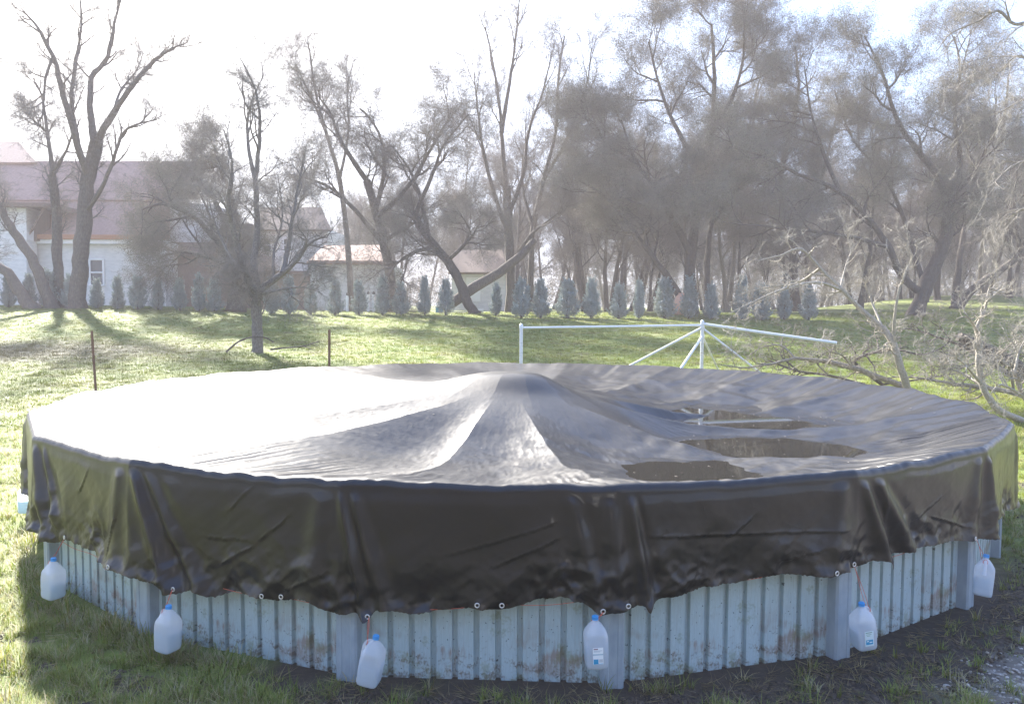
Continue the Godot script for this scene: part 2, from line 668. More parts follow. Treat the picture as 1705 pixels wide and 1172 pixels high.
# ------------------------------------------------------------------ the cover of the pool
# lines from the raised middle to the rim along which the sheet is stretched: angle, height against the rim at 1.5, 3 and 4.2 m
const RIDGES := [
	[-27.0, 0.05, -0.03, -0.02], [-10.0, -0.01, -0.22, -0.13], [7.0, -0.07, -0.23, -0.13], [42.0, -0.13, -0.33, -0.19], [77.0, -0.19, -0.325, -0.18],
	[105.0, -0.15, -0.36, -0.19], [127.0, -0.11, -0.31, -0.15], [147.0, -0.05, -0.20, -0.10], [168.0, 0.02, -0.10, -0.05], [195.0, 0.03, -0.06, -0.03],
	[220.0, 0.04, -0.05, -0.03], [245.0, 0.04, -0.05, -0.03], [270.0, 0.04, -0.05, -0.03], [295.0, 0.04, -0.05, -0.03], [315.0, 0.05, -0.04, -0.02]]
# how far the sheet hangs below those lines half way between them
const BAYS := [
	[0.05, 0.09, 0.05], [0.04, 0.07, 0.09], [0.09, 0.14, 0.15], [0.14, 0.15, 0.12], [0.20, 0.20, 0.14],
	[0.05, 0.08, 0.08], [0.05, 0.09, 0.07], [0.05, 0.10, 0.06], [0.04, 0.06, 0.04], [0.03, 0.04, 0.03],
	[0.03, 0.04, 0.03], [0.03, 0.04, 0.03], [0.03, 0.04, 0.03], [0.03, 0.04, 0.03], [0.03, 0.05, 0.03]]
const HEM := [
	[-180.0, 0.5], [-120.0, 0.46], [-70.0, 0.5], [-58.0, 0.44], [-47.0, 0.46], [-43.5, 0.44], [-40.5, 0.50], [-36.0, 0.50], [-34.2, 0.467], [-31.0, 0.47], [-27.0, 0.444], [-26.3, 0.39], [-25.0, 0.40], [-24.0, 0.43], [-22.4, 0.405], [-20.0, 0.455],
	[-17.0, 0.445], [-14.4, 0.486], [-12.5, 0.43], [-10.8, 0.435], [-10.0, 0.40], [-9.4, 0.46], [-8.6, 0.465], [-7.1, 0.44], [-4.5, 0.47], [-2.9, 0.48], [-1.3, 0.475], [1.3, 0.53], [2.8, 0.555], [3.9, 0.53], [5.2, 0.475], [6.9, 0.505],
	[7.9, 0.52], [8.15, 0.48], [8.5, 0.53], [10.1, 0.545], [13.0, 0.579], [14.5, 0.575], [16.0, 0.595], [18.3, 0.606], [21.8, 0.585], [23.4, 0.60], [26.3, 0.62], [27.3, 0.61], [27.6, 0.55], [27.9, 0.61], [32.5, 0.61], [36.0, 0.60], [39.3, 0.566],
	[43.0, 0.53], [46.0, 0.585], [55.0, 0.5], [60.5, 0.45], [80.0, 0.52], [180.0, 0.5]]
# creases pressed into the hanging side: from angle, height to angle, height; depth
const CREASES := [
	[8.4, 0.897, 14.3, 0.879, 0.007], [14.3, 0.879, 23.1, 0.844, 0.006], [14.4, 0.885, 15.8, 0.97, 0.009], [-1.7, 0.724, 2.1, 0.876, 0.006], [-4.5, 0.79, 2.1, 0.976, 0.005], [-20.5, 0.972, -18.4, 1.15, 0.005], [-18.0, 0.808, -16.0, 0.945, 0.007],
	[-22.5, 0.776, -19.4, 0.785, 0.007], [-21.5, 0.62, -19.0, 0.74, 0.009], [-16.0, 0.52, -13.0, 0.65, 0.008], [30.0, 0.75, 35.0, 0.93, 0.007], [34.0, 0.8, 39.0, 0.66, 0.008], [-33.0, 0.55, -31.5, 0.8, 0.01], [-38.0, 0.9, -36.5, 1.05, 0.006], [18.0, 0.68, 21.0, 0.74, 0.006]]
# gathered folds that run down from the corners: angle at the rim, angle at the hem, half width in degrees, size
const FOLDS := [
	[-101.5, -101.0, 0.8, 0.05], [-83.5, -83.0, 0.8, 0.05], [-65.5, -64.5, 0.9, 0.05], [-47.3, -44.5, 0.8, 0.05], [-45.5, -41.8, 0.6, 0.03], [-29.6, -26.0, 0.65, 0.055], [-28.6, -23.6, 0.7, 0.03], [-31.0, -32.5, 0.8, 0.03], [-11.9, -10.2, 0.32, 0.04], [-11.0, -9.0, 0.5, 0.03], [-13.0, -14.2, 0.8, 0.025],
	[3.0, 5.0, 0.6, 0.03], [6.9, 8.2, 0.35, 0.045], [5.5, 6.4, 0.5, 0.025], [24.5, 27.6, 0.7, 0.055], [23.0, 22.2, 0.9, 0.03], [26.0, 31.0, 0.8, 0.035], [42.5, 43.2, 0.7, 0.06], [41.0, 39.6, 0.8, 0.03], [60.5, 61.5, 0.8, 0.05], [78.5, 79.0, 0.8, 0.05], [96.5, 97.0, 0.8, 0.05]]

var ridge_table := []
var bay_table := []


func hermite(xs: Array, ys: Array, x: float) -> float:
	var m := xs.size()
	var k := 0
	while k < m - 2 and x > xs[k + 1]:
		k += 1
	var h: float = xs[k + 1] - xs[k]
	var s: float = (ys[k + 1] - ys[k]) / h
	var s0: float = s if k == 0 else 0.5 * (s + (ys[k] - ys[k - 1]) / (xs[k] - xs[k - 1]))
	var s1: float = s if k == m - 2 else 0.5 * (s + (ys[k + 2] - ys[k + 1]) / (xs[k + 2] - xs[k + 1]))
	var t: float = (x - xs[k]) / h
	var t2 := t * t
	var t3 := t2 * t
	return (2 * t3 - 3 * t2 + 1) * ys[k] + (t3 - 2 * t2 + t) * h * s0 + (3 * t2 - 2 * t3) * ys[k + 1] + (t3 - t2) * h * s1


func make_tables() -> void:
	for row in RIDGES:
		var a := PackedFloat32Array()
		for k in 129:
			a.append(hermite([0.0, 0.35, 0.8, 1.5, 3.0, 4.2, 5.05], [0.27, 0.243, 0.6 * row[1] + 0.115, row[1], row[2], row[3], 0.0], 5.05 * k / 128.0))
		ridge_table.append(a)
	for row in BAYS:
		var a := PackedFloat32Array()
		for k in 129:
			a.append(hermite([0.0, 0.5, 1.5, 3.0, 4.2, 5.05], [0.0, 0.006, row[0], row[1], row[2], 0.004], 5.05 * k / 128.0))
		bay_table.append(a)


func from_table(a: PackedFloat32Array, u: float) -> float:
	var x := clampf(u, 0.0, 1.0) * 128.0
	var k := mini(int(x), 127)
	return lerpf(a[k], a[k + 1], x - k)


# height of the sheet against the rim at an angle and a share of the radius
func sheet(deg: float, u: float) -> float:
	# the raised middle lies a little to the left of the pool's centre
	var w := pow(1.0 - u, 1.5)
	var bx := sin(deg_to_rad(deg)) * u + 0.024 * w
	var bz := cos(deg_to_rad(deg)) * u - 0.12 * w
	u = sqrt(bx * bx + bz * bz)
	deg = rad_to_deg(atan2(bx, bz))
	var a := fposmod(deg + 27.0, 360.0) - 27.0
	var k := RIDGES.size() - 1
	while k > 0 and a < RIDGES[k][0]:
		k -= 1
	var nxt := (k + 1) % RIDGES.size()
	var a1: float = RIDGES[nxt][0] + (360.0 if nxt == 0 else 0.0)
	var t: float = (a - RIDGES[k][0]) / (a1 - RIDGES[k][0])
	var s := t * t * (3.0 - 2.0 * t)
	var z := lerpf(from_table(ridge_table[k], u), from_table(ridge_table[nxt], u), s)
	z -= from_table(bay_table[k], u) * (1.0 - pow(absf(2.0 * t - 1.0), 1.7))
	z += noise.get_noise_2d(bx * 7.0 + 3.0, bz * 7.0) * 0.035 * smoothstep(0.3, 0.5, u) * smoothstep(0.97, 0.8, u) * lerpf(0.12, 1.0, smoothstep(-20.0, 25.0, deg) * smoothstep(178.0, 150.0, deg))
	if u < 0.44:
		# the top itself is a smooth dome, steeper to the right
		var side := -0.04 + 0.09 * cos(deg_to_rad(deg + 100.0))
		var dome := hermite([0.0, 0.35, 0.8, 1.5, 2.2], [0.27, 0.243, 0.6 * side + 0.115, side, side * 1.5 - 0.05], u * 5.05)
		z = lerpf(dome, z, smoothstep(0.14, 0.44, u))
	return z


func rim_radius(deg: float) -> float:
	var step := 360.0 / SIDES
	var a := fposmod(deg - POST0, step) - step * 0.5
	return RIM_R * cos(deg_to_rad(step * 0.5)) / cos(deg_to_rad(a))


func hem(deg: float) -> float:
	var a := wrapf(deg, -180.0, 180.0)
	var k := 0
	while k < HEM.size() - 2 and a > HEM[k + 1][0]:
		k += 1
	var t: float = clampf((a - HEM[k][0]) / (HEM[k + 1][0] - HEM[k][0]), 0.0, 1.0)
	var s := t * t * (3.0 - 2.0 * t)
	return lerpf(HEM[k][1], HEM[k + 1][1], s) + noise.get_noise_1d(a * 4.0) * 0.006 + noise.get_noise_1d(a * 22.0 + 70.0) * 0.006


# how far the hanging side stands out from the rim
func hang(deg: float, y: float, low: float) -> float:
	var s := clampf((RIM_Y - y) / (RIM_Y - low), 0.0, 1.0)
	var arc := deg_to_rad(deg) * RIM_R
	var step := 360.0 / SIDES
	var bay := absf(fposmod(deg - POST0, step) / step * 2.0 - 1.0)       # 1 at an upright, 0 between two
	var o := 0.045 + 0.025 * s * bay - 0.01 * s * (1.0 - bay)
	for f in FOLDS:
		var c: float = lerpf(f[0], f[1], s)
		var d: float = (deg - c) / (f[2] * (0.55 + 0.75 * s))
		if absf(d) < 4.5:
			o += f[3] * pow(s, 0.55) * (exp(-d * d) - 0.55 * exp(-pow((d - 1.9) / 1.2, 2.0)) - 0.25 * exp(-pow((d + 2.1) / 1.3, 2.0)))
	o += noise.get_noise_2d(arc * 1.1, y * 0.8) * 0.03 * s
	var crumple := 0.25 + 0.75 * smoothstep(0.45, 1.0, s + 0.25 * noise.get_noise_1d(arc * 1.3 + 20.0))
	o += (cell.get_noise_2d(arc * 2.6, y * 3.4) + 0.5) * 0.040 * crumple
	o += ((cell.get_noise_2d(arc * 7.0 + 50.0, y * 7.0) + 0.5) * 0.060 + (cell.get_noise_2d(arc * 15.0 + 80.0, y * 17.0) + 0.5) * 0.016) * crumple * crumple * (0.35 + 0.65 * smoothstep(-0.15, 0.25, noise.get_noise_1d(arc * 1.7 + 40.0)))
	o += noise.get_noise_2d(arc * 3.0 - y * 4.0 + 11.0, y * 1.2) * 0.010 * s
	for c in CREASES:
		if deg > minf(c[0], c[2]) - 1.0 and deg < maxf(c[0], c[2]) + 1.0:
			var p := Vector2(deg * 0.0881, y)
			var a := Vector2(c[0] * 0.0881, c[1])
			var b := Vector2(c[2] * 0.0881, c[3])
			var q := Geometry2D.get_closest_point_to_segment(p, a, b)
			var e := p.distance_to(q)
			if e < 0.09:
				var side := signf((b - a).cross(p - a))
				o += c[4] * 0.55 * (exp(-pow(e / 0.008, 2.0)) + 0.8 * side * exp(-e / 0.035))
	var lip := smoothstep(low + 0.07, low, y)
	o += lip * (0.006 + 0.018 * noise.get_noise_1d(arc * 2.4 + 5.0) + 0.010 * noise.get_noise_1d(arc * 7.0))
	return o


func side_point(deg: float, y: float) -> Vector3:
	return around(deg, rim_radius(deg) + hang(deg, y, hem(deg)), y)


func make_cover() -> Node3D:
	var degs := PackedFloat32Array()
	var a := -180.0
	while a < 180.0:
		degs.append(a)
		a += 0.14 if a > -64.0 and a < 66.0 else 0.75
	var cols := degs.size()
	var tops := 120
	var bends := 6
	var falls := 62
	var rows := tops + bends + falls
	var g := Geo.new()
	g.v.resize(cols * rows)
	g.n.resize(cols * rows)
	g.t.resize(cols * rows)
	for j in cols:
		var deg := degs[j]
		var rim := rim_radius(deg)
		var low := hem(deg)
		var o := Vector3(sin(deg_to_rad(deg)), 0, cos(deg_to_rad(deg)))
		var edge := rim - 0.01
		var step := 360.0 / SIDES
		var between := 1.0 - absf(fposmod(deg - POST0, step) / step * 2.0 - 1.0)
		var wave := noise.get_noise_1d(deg * 0.16) * 0.018 + noise.get_noise_1d(deg * 0.6 + 90.0) * 0.005 - 0.014 * between
		for i in tops:
			var u := float(i) / (tops - 1)
			var r := u * edge
			var y := sheet(deg, u)
			var p := o * r
			var w := 0.0
			# short wrinkles across the slack parts and pulls that run in from the rim
			var slack := smoothstep(0.12, 0.45, u) * smoothstep(1.0, 0.86, u)
			w += fine.get_noise_2d(p.x * 2.2 + p.z * 0.8, p.z * 7.0 - p.x * 2.0) * 0.0028 * slack
			w += fine.get_noise_2d(p.x * 9.0, p.z * 3.0 + 40.0) * 0.0015 * slack
			var pull := smoothstep(0.72, 0.97, u) * smoothstep(1.0, 0.985, u)
			w += noise.get_noise_2d(deg * 1.6, u * 1.5) * lerpf(0.012, 0.034, smoothstep(0.0, 40.0, deg) * smoothstep(178.0, 150.0, deg)) * pull
			w += noise.get_noise_2d(p.x * 0.8 + 9.0, p.z * 0.8) * 0.012 * slack
			g.v[i * cols + j] = POOL + p + Vector3.UP * (RIM_Y + y + w + wave * smoothstep(0.75, 1.0, u))
		var out0 := edge
		for i in bends:
			var q := (i + 1.0) / bends * PI * 0.5
			g.v[(tops + i) * cols + j] = POOL + o * (out0 + 0.045 * sin(q)) + Vector3.UP * (RIM_Y + wave - 0.045 * (1.0 - cos(q)))
		for i in falls:
			var s := (i + 1.0) / falls
			var y := lerpf(RIM_Y - 0.045, low, s)
			var stand := lerpf(0.035, hang(deg, y, low), smoothstep(0.0, 0.12, s))
			g.v[(tops + bends + i) * cols + j] = POOL + o * (rim + stand) + Vector3.UP * (y + wave * (1.0 - s))
	for i in rows:
		for j in cols:
			var up := g.v[maxi(i - 1, 0) * cols + j]
			var dn := g.v[mini(i + 1, rows - 1) * cols + j]
			var lf := g.v[i * cols + (j - 1 + cols) % cols]
			var rt := g.v[i * cols + (j + 1) % cols]
			var nn := (dn - up).cross(rt - lf)
			g.n[i * cols + j] = nn.normalized() if i > 0 else Vector3.UP
	var idx := PackedInt32Array()
	idx.resize((rows - 1) * cols * 6)
	var k := 0
	for i in rows - 1:
		for j in cols:
			var p := i * cols + j
			var q := i * cols + (j + 1) % cols
			idx[k] = p
			idx[k + 1] = q
			idx[k + 2] = p + cols
			idx[k + 3] = q
			idx[k + 4] = q + cols
			idx[k + 5] = p + cols
			k += 6
	var probe := (tops / 2) * cols
	if (g.v[probe + 1] - g.v[probe]).cross(g.v[probe + cols] - g.v[probe]).dot(g.n[probe]) > 0.0:
		for m in range(0, idx.size(), 3):
			var x := idx[m + 1]
			idx[m + 1] = idx[m + 2]
			idx[m + 2] = x
	if g.n[probe].y < 0.0:
		for m in g.n.size():
			g.n[m] = -g.n[m]
		for m in range(0, idx.size(), 3):
			var x := idx[m + 1]
			idx[m + 1] = idx[m + 2]
			idx[m + 2] = x
	g.i = idx
	var o2 := thing("pool_cover", "glossy black plastic sheet draped over the round pool, peaked in the middle", "pool cover", "", POOL)
	var m2 := put("sheet", g.mesh(), M.tarp, o2)
	m2.position = -POOL
	return o2


func ring_mesh(r: float, t: float) -> Mesh:
	var m := TorusMesh.new()
	m.inner_radius = r - t
	m.outer_radius = r + t
	m.rings = 20
	m.ring_segments = 8
	return m


func puddle(label: String, a0: float, a1: float, u0: float, u1: float, level: float) -> void:
	var g := Geo.new()
	var na := 90
	var nu := 70
	var mid := Vector3.ZERO
	var got := 0
	var id := {}
	for i in na:
		for j in nu:
			var low := 9.0
			for c in [[0, 0], [1, 0], [0, 1], [1, 1]]:
				low = minf(low, sheet(lerpf(a0, a1, float(i + c[0]) / na), lerpf(u0, u1, float(j + c[1]) / nu)))
			if low > level:
				continue
			var ids := []
			for c in [[0, 0], [1, 0], [1, 1], [0, 1]]:
				var key: int = (i + c[0]) * 1000 + j + c[1]
				if not id.has(key):
					var deg := lerpf(a0, a1, float(i + c[0]) / na)
					id[key] = g.vert(around(deg, lerpf(u0, u1, float(j + c[1]) / nu) * (rim_radius(deg) - 0.01), RIM_Y + level), Vector3.UP)
				ids.append(id[key])
			g.tri(ids[0], ids[1], ids[2])
			g.tri(ids[0], ids[2], ids[3])
			mid += g.v[ids[0]]
			got += 1
	if got == 0:
		print("no puddle ", label)
		return
	var o := put("rain_puddle", g.mesh(), M.water)
	describe(o, label, "puddle", "rain puddles lying on the pool cover")


func make_pool() -> void:
	var o := thing("swimming_pool", "round above-ground swimming pool with pale blue ribbed metal wall", "pool", "", POOL)
	var step := 360.0 / SIDES
	for k in SIDES:
		var a := around(POST0 + step * k, POOL_R, 0) - POOL
		var b := around(POST0 + step * (k + 1), POOL_R, 0) - POOL
		var along := (b - a).normalized()
		var out := ((a + b) * 0.5).normalized()
		var length := a.distance_to(b)
		var g := Geo.new()
		var ribs := 12
		var prof := PackedVector2Array()
		for r in ribs:
			var s := length * r / ribs
			var w := length / ribs
			prof.append_array(PackedVector2Array([Vector2(s, 0.0), Vector2(s + w * 0.72, 0.0), Vector2(s + w * 0.75, -0.026), Vector2(s + w * 0.97, -0.026)]))
		prof.append(Vector2(length, 0.0))
		for r in prof.size() - 1:
			var p := prof[r]
			var q := prof[r + 1]
			var nn := (out * (q.x - p.x) - along * (q.y - p.y)).normalized()
			var k0 := g.v.size()
			for e in [[p, -0.06], [q, -0.06], [q, 1.05], [p, 1.05]]:
				g.vert(a + along * e[0].x + out * e[0].y + Vector3.UP * e[1], nn, Vector2(e[0].x / length, 1.0 - maxf(0.0, e[1]) / 1.2))
			g.tri(k0, k0 + 1, k0 + 2)
			g.tri(k0, k0 + 2, k0 + 3)
		put("wall_panel", g.mesh(), M.panel[(k * 7 / 3) % 2], o)
		var u := Geo.new()
		var outw := a.normalized()
		var tang := Vector3.UP.cross(outw)
		u.extrude(PackedVector2Array([Vector2(-0.066, -0.03), Vector2(-0.066, 0.045), Vector2(-0.054, 0.058), Vector2(-0.03, 0.058), Vector2(-0.024, 0.053), Vector2(0.024, 0.053), Vector2(0.03, 0.058), Vector2(0.054, 0.058), Vector2(0.066, 0.045), Vector2(0.066, -0.03)]), a + outw * 0.012, tang, outw, -0.08, 1.06)
		put("upright", u.mesh(), M.upright, o)
		var rail := Geo.new()
		var ya := 1.065
		rail.box((a + b) * 0.5 + Vector3.UP * ya, Vector3(length - 0.14, 0.03, 0.07), Basis(along, Vector3.UP, along.cross(Vector3.UP)), 0.006)
		put("top_rail", rail.mesh(), M.upright, o)


# dead leaves and bits of bark blown onto the sheet and floating on the water
func make_litter() -> void:
	var r := RandomNumberGenerator.new()
	r.seed = 606
	var g := Geo.new()
	for k in 5:
		var a := TAU * k / 5.0
		leaf_quad(g, Vector3(cos(a), 0.1 * sin(a * 2.0), sin(a)) * 0.2, Vector3(cos(a), 0.12, sin(a)), Vector3(-sin(a), 0.3, cos(a)), 0.8, 0.55)
	var places := []
	var tints := []
	for k in 420:
		var deg := r.randf_range(-60, 150) if k < 150 else r.randf_range(8, 110)
		var u := sqrt(r.randf_range(0.1, 0.92))
		var z := sheet(deg, u)
		var wet := z < -0.35 and deg > 8.0
		if k >= 150 and not wet:
			continue
		if wet:
			z = -0.372 if deg < 78.0 else -0.35
		var s := r.randf_range(0.006, 0.017)
		var b := Basis(Vector3.UP, r.randf_range(0, TAU)).scaled(Vector3(s, s, s * 0.6))
		places.append(Transform3D(b, around(deg, u * (rim_radius(deg) - 0.01), RIM_Y + z + 0.004)))
		tints.append((Color(0.10, 0.07, 0.045) if r.randf() < 0.6 else Color(0.45, 0.40, 0.32)) * r.randf_range(0.7, 1.2))
	describe(scatter("leaf_litter", g.mesh(), M.tinted, places, tints), "scattered bits of dead leaf lying on the pool cover", "leaf litter", "", "stuff")


# ------------------------------------------------------------------ jugs
func jug_ring(y: float) -> Array:
	# half width, squareness
	var ys := [0.0, 0.006, 0.02, 0.12, 0.172, 0.186, 0.215, 0.237, 0.244, 0.262]
	var ws := [0.058, 0.067, 0.071, 0.0735, 0.0735, 0.071, 0.051, 0.030, 0.0195, 0.0195]
	var es := [5.0, 6.0, 7.0, 7.0, 6.0, 4.6, 3.4, 2.4, 2.0, 2.0]
	var k := 0
	while k < ys.size() - 2 and y > ys[k + 1]:
		k += 1
	var t: float = clampf((y - ys[k]) / (ys[k + 1] - ys[k]), 0, 1)
	return [lerpf(ws[k], ws[k + 1], t), lerpf(es[k], es[k + 1], t)]


func jug_body(scale: float, y0: float, y1: float, close_top: bool) -> Mesh:
	var g := Geo.new()
	var sides := 40
	var rows := 44
	for i in rows + 1:
		var y := lerpf(y0, y1, float(i) / rows)
		var w := jug_ring(y)
		for s in sides:
			var a := TAU * s / sides
			var e: float = w[1]
			var rad: float = w[0] * scale / pow(pow(absf(cos(a)), e) + pow(absf(sin(a)), e), 1.0 / e)
			# the corner below the handle is drawn in
			var dent := exp(-pow((y - 0.178) / 0.028, 2.0)) * exp(-pow(angle_difference(a, PI) / 0.5, 2.0))
			rad *= 1.0 - 0.42 * dent
			var rib := 1.0 - 0.012 * exp(-pow((y - 0.115) / 0.004, 2.0)) - 0.012 * exp(-pow((y - 0.05) / 0.004, 2.0))
			g.vert(Vector3(cos(a) * rad * rib, y, sin(a) * rad * rib), Vector3.UP)
	for i in rows + 1:
		for s in sides:
			var up := g.v[mini(i + 1, rows) * sides + s] - g.v[maxi(i - 1, 0) * sides + s]
			var ar := g.v[i * sides + (s + 1) % sides] - g.v[i * sides + (s - 1 + sides) % sides]
			var nn := up.cross(ar).normalized()
			var p := g.v[i * sides + s]
			if nn.dot(Vector3(p.x, 0, p.z)) < 0.0:
				nn = -nn
			g.n[i * sides + s] = nn
	for i in rows:
		for s in sides:
			var p := i * sides + s
			var q := i * sides + (s + 1) % sides
			g.tri(p, q, p + sides)
			g.tri(q, q + sides, p + sides)
	for e in ([0, rows] if close_top else [0]):
		var nn := Vector3.DOWN if e == 0 else Vector3.UP
		var mid := g.vert(Vector3(0, y0 + (0.006 if e == 0 else 0.0) if e == 0 else y1, 0), nn)
		var first := g.v.size()
		for s in sides:
			g.vert(g.v[e * sides + s], nn)
		for s in sides:
			g.tri(mid, first + s, first + (s + 1) % sides)
	return g.mesh()


func make_jug(label: String, deg: float, low: float, turn: float, tilt: float, fill: float, tie_deg: float, tie_y: float, print_side := -1, lettered := 0) -> void:
	var o := thing("water_jug", label, "jug", "plastic water jugs hung round the pool cover")
	var stand := 0.20
	o.position = around(deg, RIM_R + stand - 0.03, low)
	var basis := Basis(Vector3.UP, deg_to_rad(deg)) * Basis(Vector3.BACK, deg_to_rad(tilt)) * Basis(Vector3.UP, deg_to_rad(turn))
	o.basis = basis
	var S := 0.99
	o.scale = Vector3(S * 0.84, S * 1.03, S * 0.84)
	put("body", jug_body(1.0, 0.0, 0.262, false), M.jug, o)
	put("water", jug_body(0.955, 0.004, fill, true), M.jug_water, o)
	var h := Geo.new()
	var path := PackedVector3Array()
	for k in 13:
		var t := k / 12.0
		var c := Vector3(-0.018, 0.236, 0).bezier_interpolate(Vector3(-0.055, 0.235, 0), Vector3(-0.078, 0.215, 0), Vector3(-0.070, 0.140, 0), t)
		path.append(c)
	h.tube(path, taper(13, 0.0115, 0.0135), 12, true)
	put("handle", h.mesh(), M.jug, o)
	var c2 := Geo.new()
	c2.lathe(Vector3.ZERO, PackedVector2Array([Vector2(0.0225, 0.252), Vector2(0.0225, 0.255), Vector2(0.0212, 0.256), Vector2(0.0212, 0.270), Vector2(0.0195, 0.2725), Vector2(0.0, 0.2725)]), 28)
	for k in 28:
		var aa := TAU * k / 28.0
		c2.box(Vector3(cos(aa) * 0.0213, 0.263, sin(aa) * 0.0213), Vector3(0.0014, 0.012, 0.0022), Basis(Vector3.UP, -aa))
	put("cap", c2.mesh(), M.cap, o)
	if print_side >= 0:
		var p := Geo.new()
		var y0 := 0.035
		var y1 := 0.125
		var half := 0.034
		var dirv := Vector3.BACK.rotated(Vector3.UP, print_side * PI * 0.5)
		var across := Vector3.RIGHT.rotated(Vector3.UP, print_side * PI * 0.5)
		var k0 := 0
		for i in 9:
			for e in 2:
				var s := lerpf(-half, half, i / 8.0)
				p.vert(dirv * (0.0768 - 8.0 * pow(absf(s), 3.0)) + across * s + Vector3.UP * (y0 if e == 0 else y1), dirv, Vector2(i / 8.0, 1.0 - e))
		for i in 8:
			k0 = i * 2
			p.tri(k0, k0 + 1, k0 + 2)
			p.tri(k0 + 1, k0 + 3, k0 + 2)
		var lm := plain(Color.WHITE, 0.5)
		lm.albedo_texture = label_texture(lettered)
		put("paper_label", p.mesh(), lm, o)
	# the cord from the handle to the edge of the sheet
	var inv := o.transform.affine_inverse()
	var tie := side_point(tie_deg, tie_y) + around(tie_deg, 0.012, 0) - POOL
	var cord := Geo.new()
	for s in [-1.0, 1.0]:
		var from := Vector3(-0.052, 0.214, 0.014 * s)
		var to: Vector3 = inv * tie
		var line := PackedVector3Array()
		for k in 9:
			var t := k / 8.0
			line.append(from.lerp(to, t) + Vector3(0.006 * sin(t * PI) * s, 0, 0.004 * s * sin(t * PI * 2.0)))
		cord.tube(line, taper(9, 0.0018, 0.0018), 6)
	var knot := PackedVector3Array()
	for k in 13:
		var q := TAU * k / 12.0
		knot.append(Vector3(-0.052, 0.226, 0) + Vector3(sin(q) * 0.004, cos(q) * 0.017 - 0.002, sin(q) * 0.016))
	cord.tube(knot, taper(13, 0.0019, 0.0019), 6)
	put("cord", cord.mesh(), M.cord, o)


# ------------------------------------------------------------------ ground and what grows on it
# shares of grass, soil, wet mud and gravel
func cover_at(x: float, z: float) -> Color:
	var dx := x - POOL.x
	var dz := z - POOL.z
	var rr := sqrt(dx * dx + dz * dz)
	var ang := rad_to_deg(atan2(dx, dz))
	var n1 := noise.get_noise_2d(x * 1.6, z * 1.6)
	var n2 := noise.get_noise_2d(x * 6.0, z * 6.0)
	var soil := 0.0
	var mud := 0.0
	var stone := 0.0
	if absf(ang) < 95.0 and rr < 12.0:
		soil = smoothstep(-24.0, -10.0, ang + n1 * 14.0) * smoothstep(5.75, 5.45, rr + n1 * 0.25 - 0.0) * smoothstep(70.0, 50.0, ang)
		soil = maxf(soil, smoothstep(0.16, 0.34, n1 + 0.35 * n2) * smoothstep(5.15, 5.5, rr) * smoothstep(-70.0, -30.0, ang))
		mud = smoothstep(16.0, 26.0, ang + n1 * 8.0) * smoothstep(50.0, 42.0, ang) * smoothstep(5.55, 5.30, rr + n2 * 0.12)
		stone = smoothstep(24.0, 31.0, ang + n2 * 4.0) * smoothstep(5.34, 5.56, rr + n2 * 0.2 + n1 * 0.15 - 0.5 * smoothstep(38.0, 48.0, ang)) * smoothstep(80.0, 66.0, ang)
	mud *= 1.0 - stone
	soil *= (1.0 - stone) * (1.0 - mud)
	return Color(maxf(0.0, 1.0 - soil - mud - stone), soil, mud, stone)


func field_color(x: float, z: float) -> Color:
	var n1 := noise.get_noise_2d(x * 0.35 + 40.0, z * 0.8)
	var n2 := noise.get_noise_2d(x * 2.0, z * 3.0 + 70.0)
	var col := Color(0.125, 0.18, 0.02).lerp(Color(0.19, 0.215, 0.036), clampf(0.5 + n1 * 1.2, 0, 1))
	# dead growth on a worn patch at the left
	var worn := smoothstep(1.0, 0.3, Vector2((x + 15.5) / 7.5, (z + 24.5) / 4.6).length() + n2 * 0.5)
	worn = maxf(worn, 0.8 * smoothstep(0.2, 0.45, n1 * 0.6 + n2 * 0.6 - 0.05) * smoothstep(-14.0, -20.0, z))
	return col.lerp(Color(0.115, 0.10, 0.058), worn * 0.85)


func make_ground() -> void:
	var xs := PackedFloat32Array()
	var zs := PackedFloat32Array()
	for k in 301:
		var s := (k - 150) / 150.0
		xs.append(8.0 * s + 420.0 * pow(s, 5.0))
	for k in 340:
		var s := k / 339.0
		zs.append(6.0 - 21.0 * s - 420.0 * pow(s, 5.0) + 60.0 * pow(1.0 - s, 24.0))
	var g := Geo.new()
	var w := xs.size()
	for z in zs:
		for x in xs:
			var col := field_color(x, z) * 1.0
			col = col.lerp(Color(0.07, 0.066, 0.062), 0.9 * smoothstep(-3.6, -2.2, z + 0.5 * noise.get_noise_2d(x, z)))  # unseen yard, added in dark grey so the hanging sheet mirrors less light
			if z > -22.0:
				var c := cover_at(x, z)
				col = col * c.r + Color(0.055, 0.042, 0.03) * c.g + Color(0.026, 0.021, 0.018) * c.b + Color(0.22, 0.195, 0.165) * c.a
				var straw := smoothstep(0.1, 0.4, noise.get_noise_2d(x * 2.3 + 15.0, z * 2.3)) * c.r * smoothstep(-13.0, -8.0, z)
				col = col.lerp(Color(0.26, 0.22, 0.14), straw * 0.6)
			col.a = 1.0
			g.v.append(Vector3(x, ground(x, z), z))
			g.c.append(col)
	for r in zs.size():
		for k in w:
			var a := g.v[r * w + mini(k + 1, w - 1)] - g.v[r * w + maxi(k - 1, 0)]
			var b := g.v[mini(r + 1, zs.size() - 1) * w + k] - g.v[maxi(r - 1, 0) * w + k]
			var nn := b.cross(a).normalized()
			g.n.append(nn if nn.y > 0 else -nn)
			g.t.append(Vector2.ZERO)
	for r in zs.size() - 1:
		for k in w - 1:
			var p := r * w + k
			g.tri(p, p + 1, p + w)
			g.tri(p + 1, p + w + 1, p + w)
	describe(put("ground", g.mesh(), M.ground), "grassy ground rising gently from the pool to the trees", "", "", "structure")


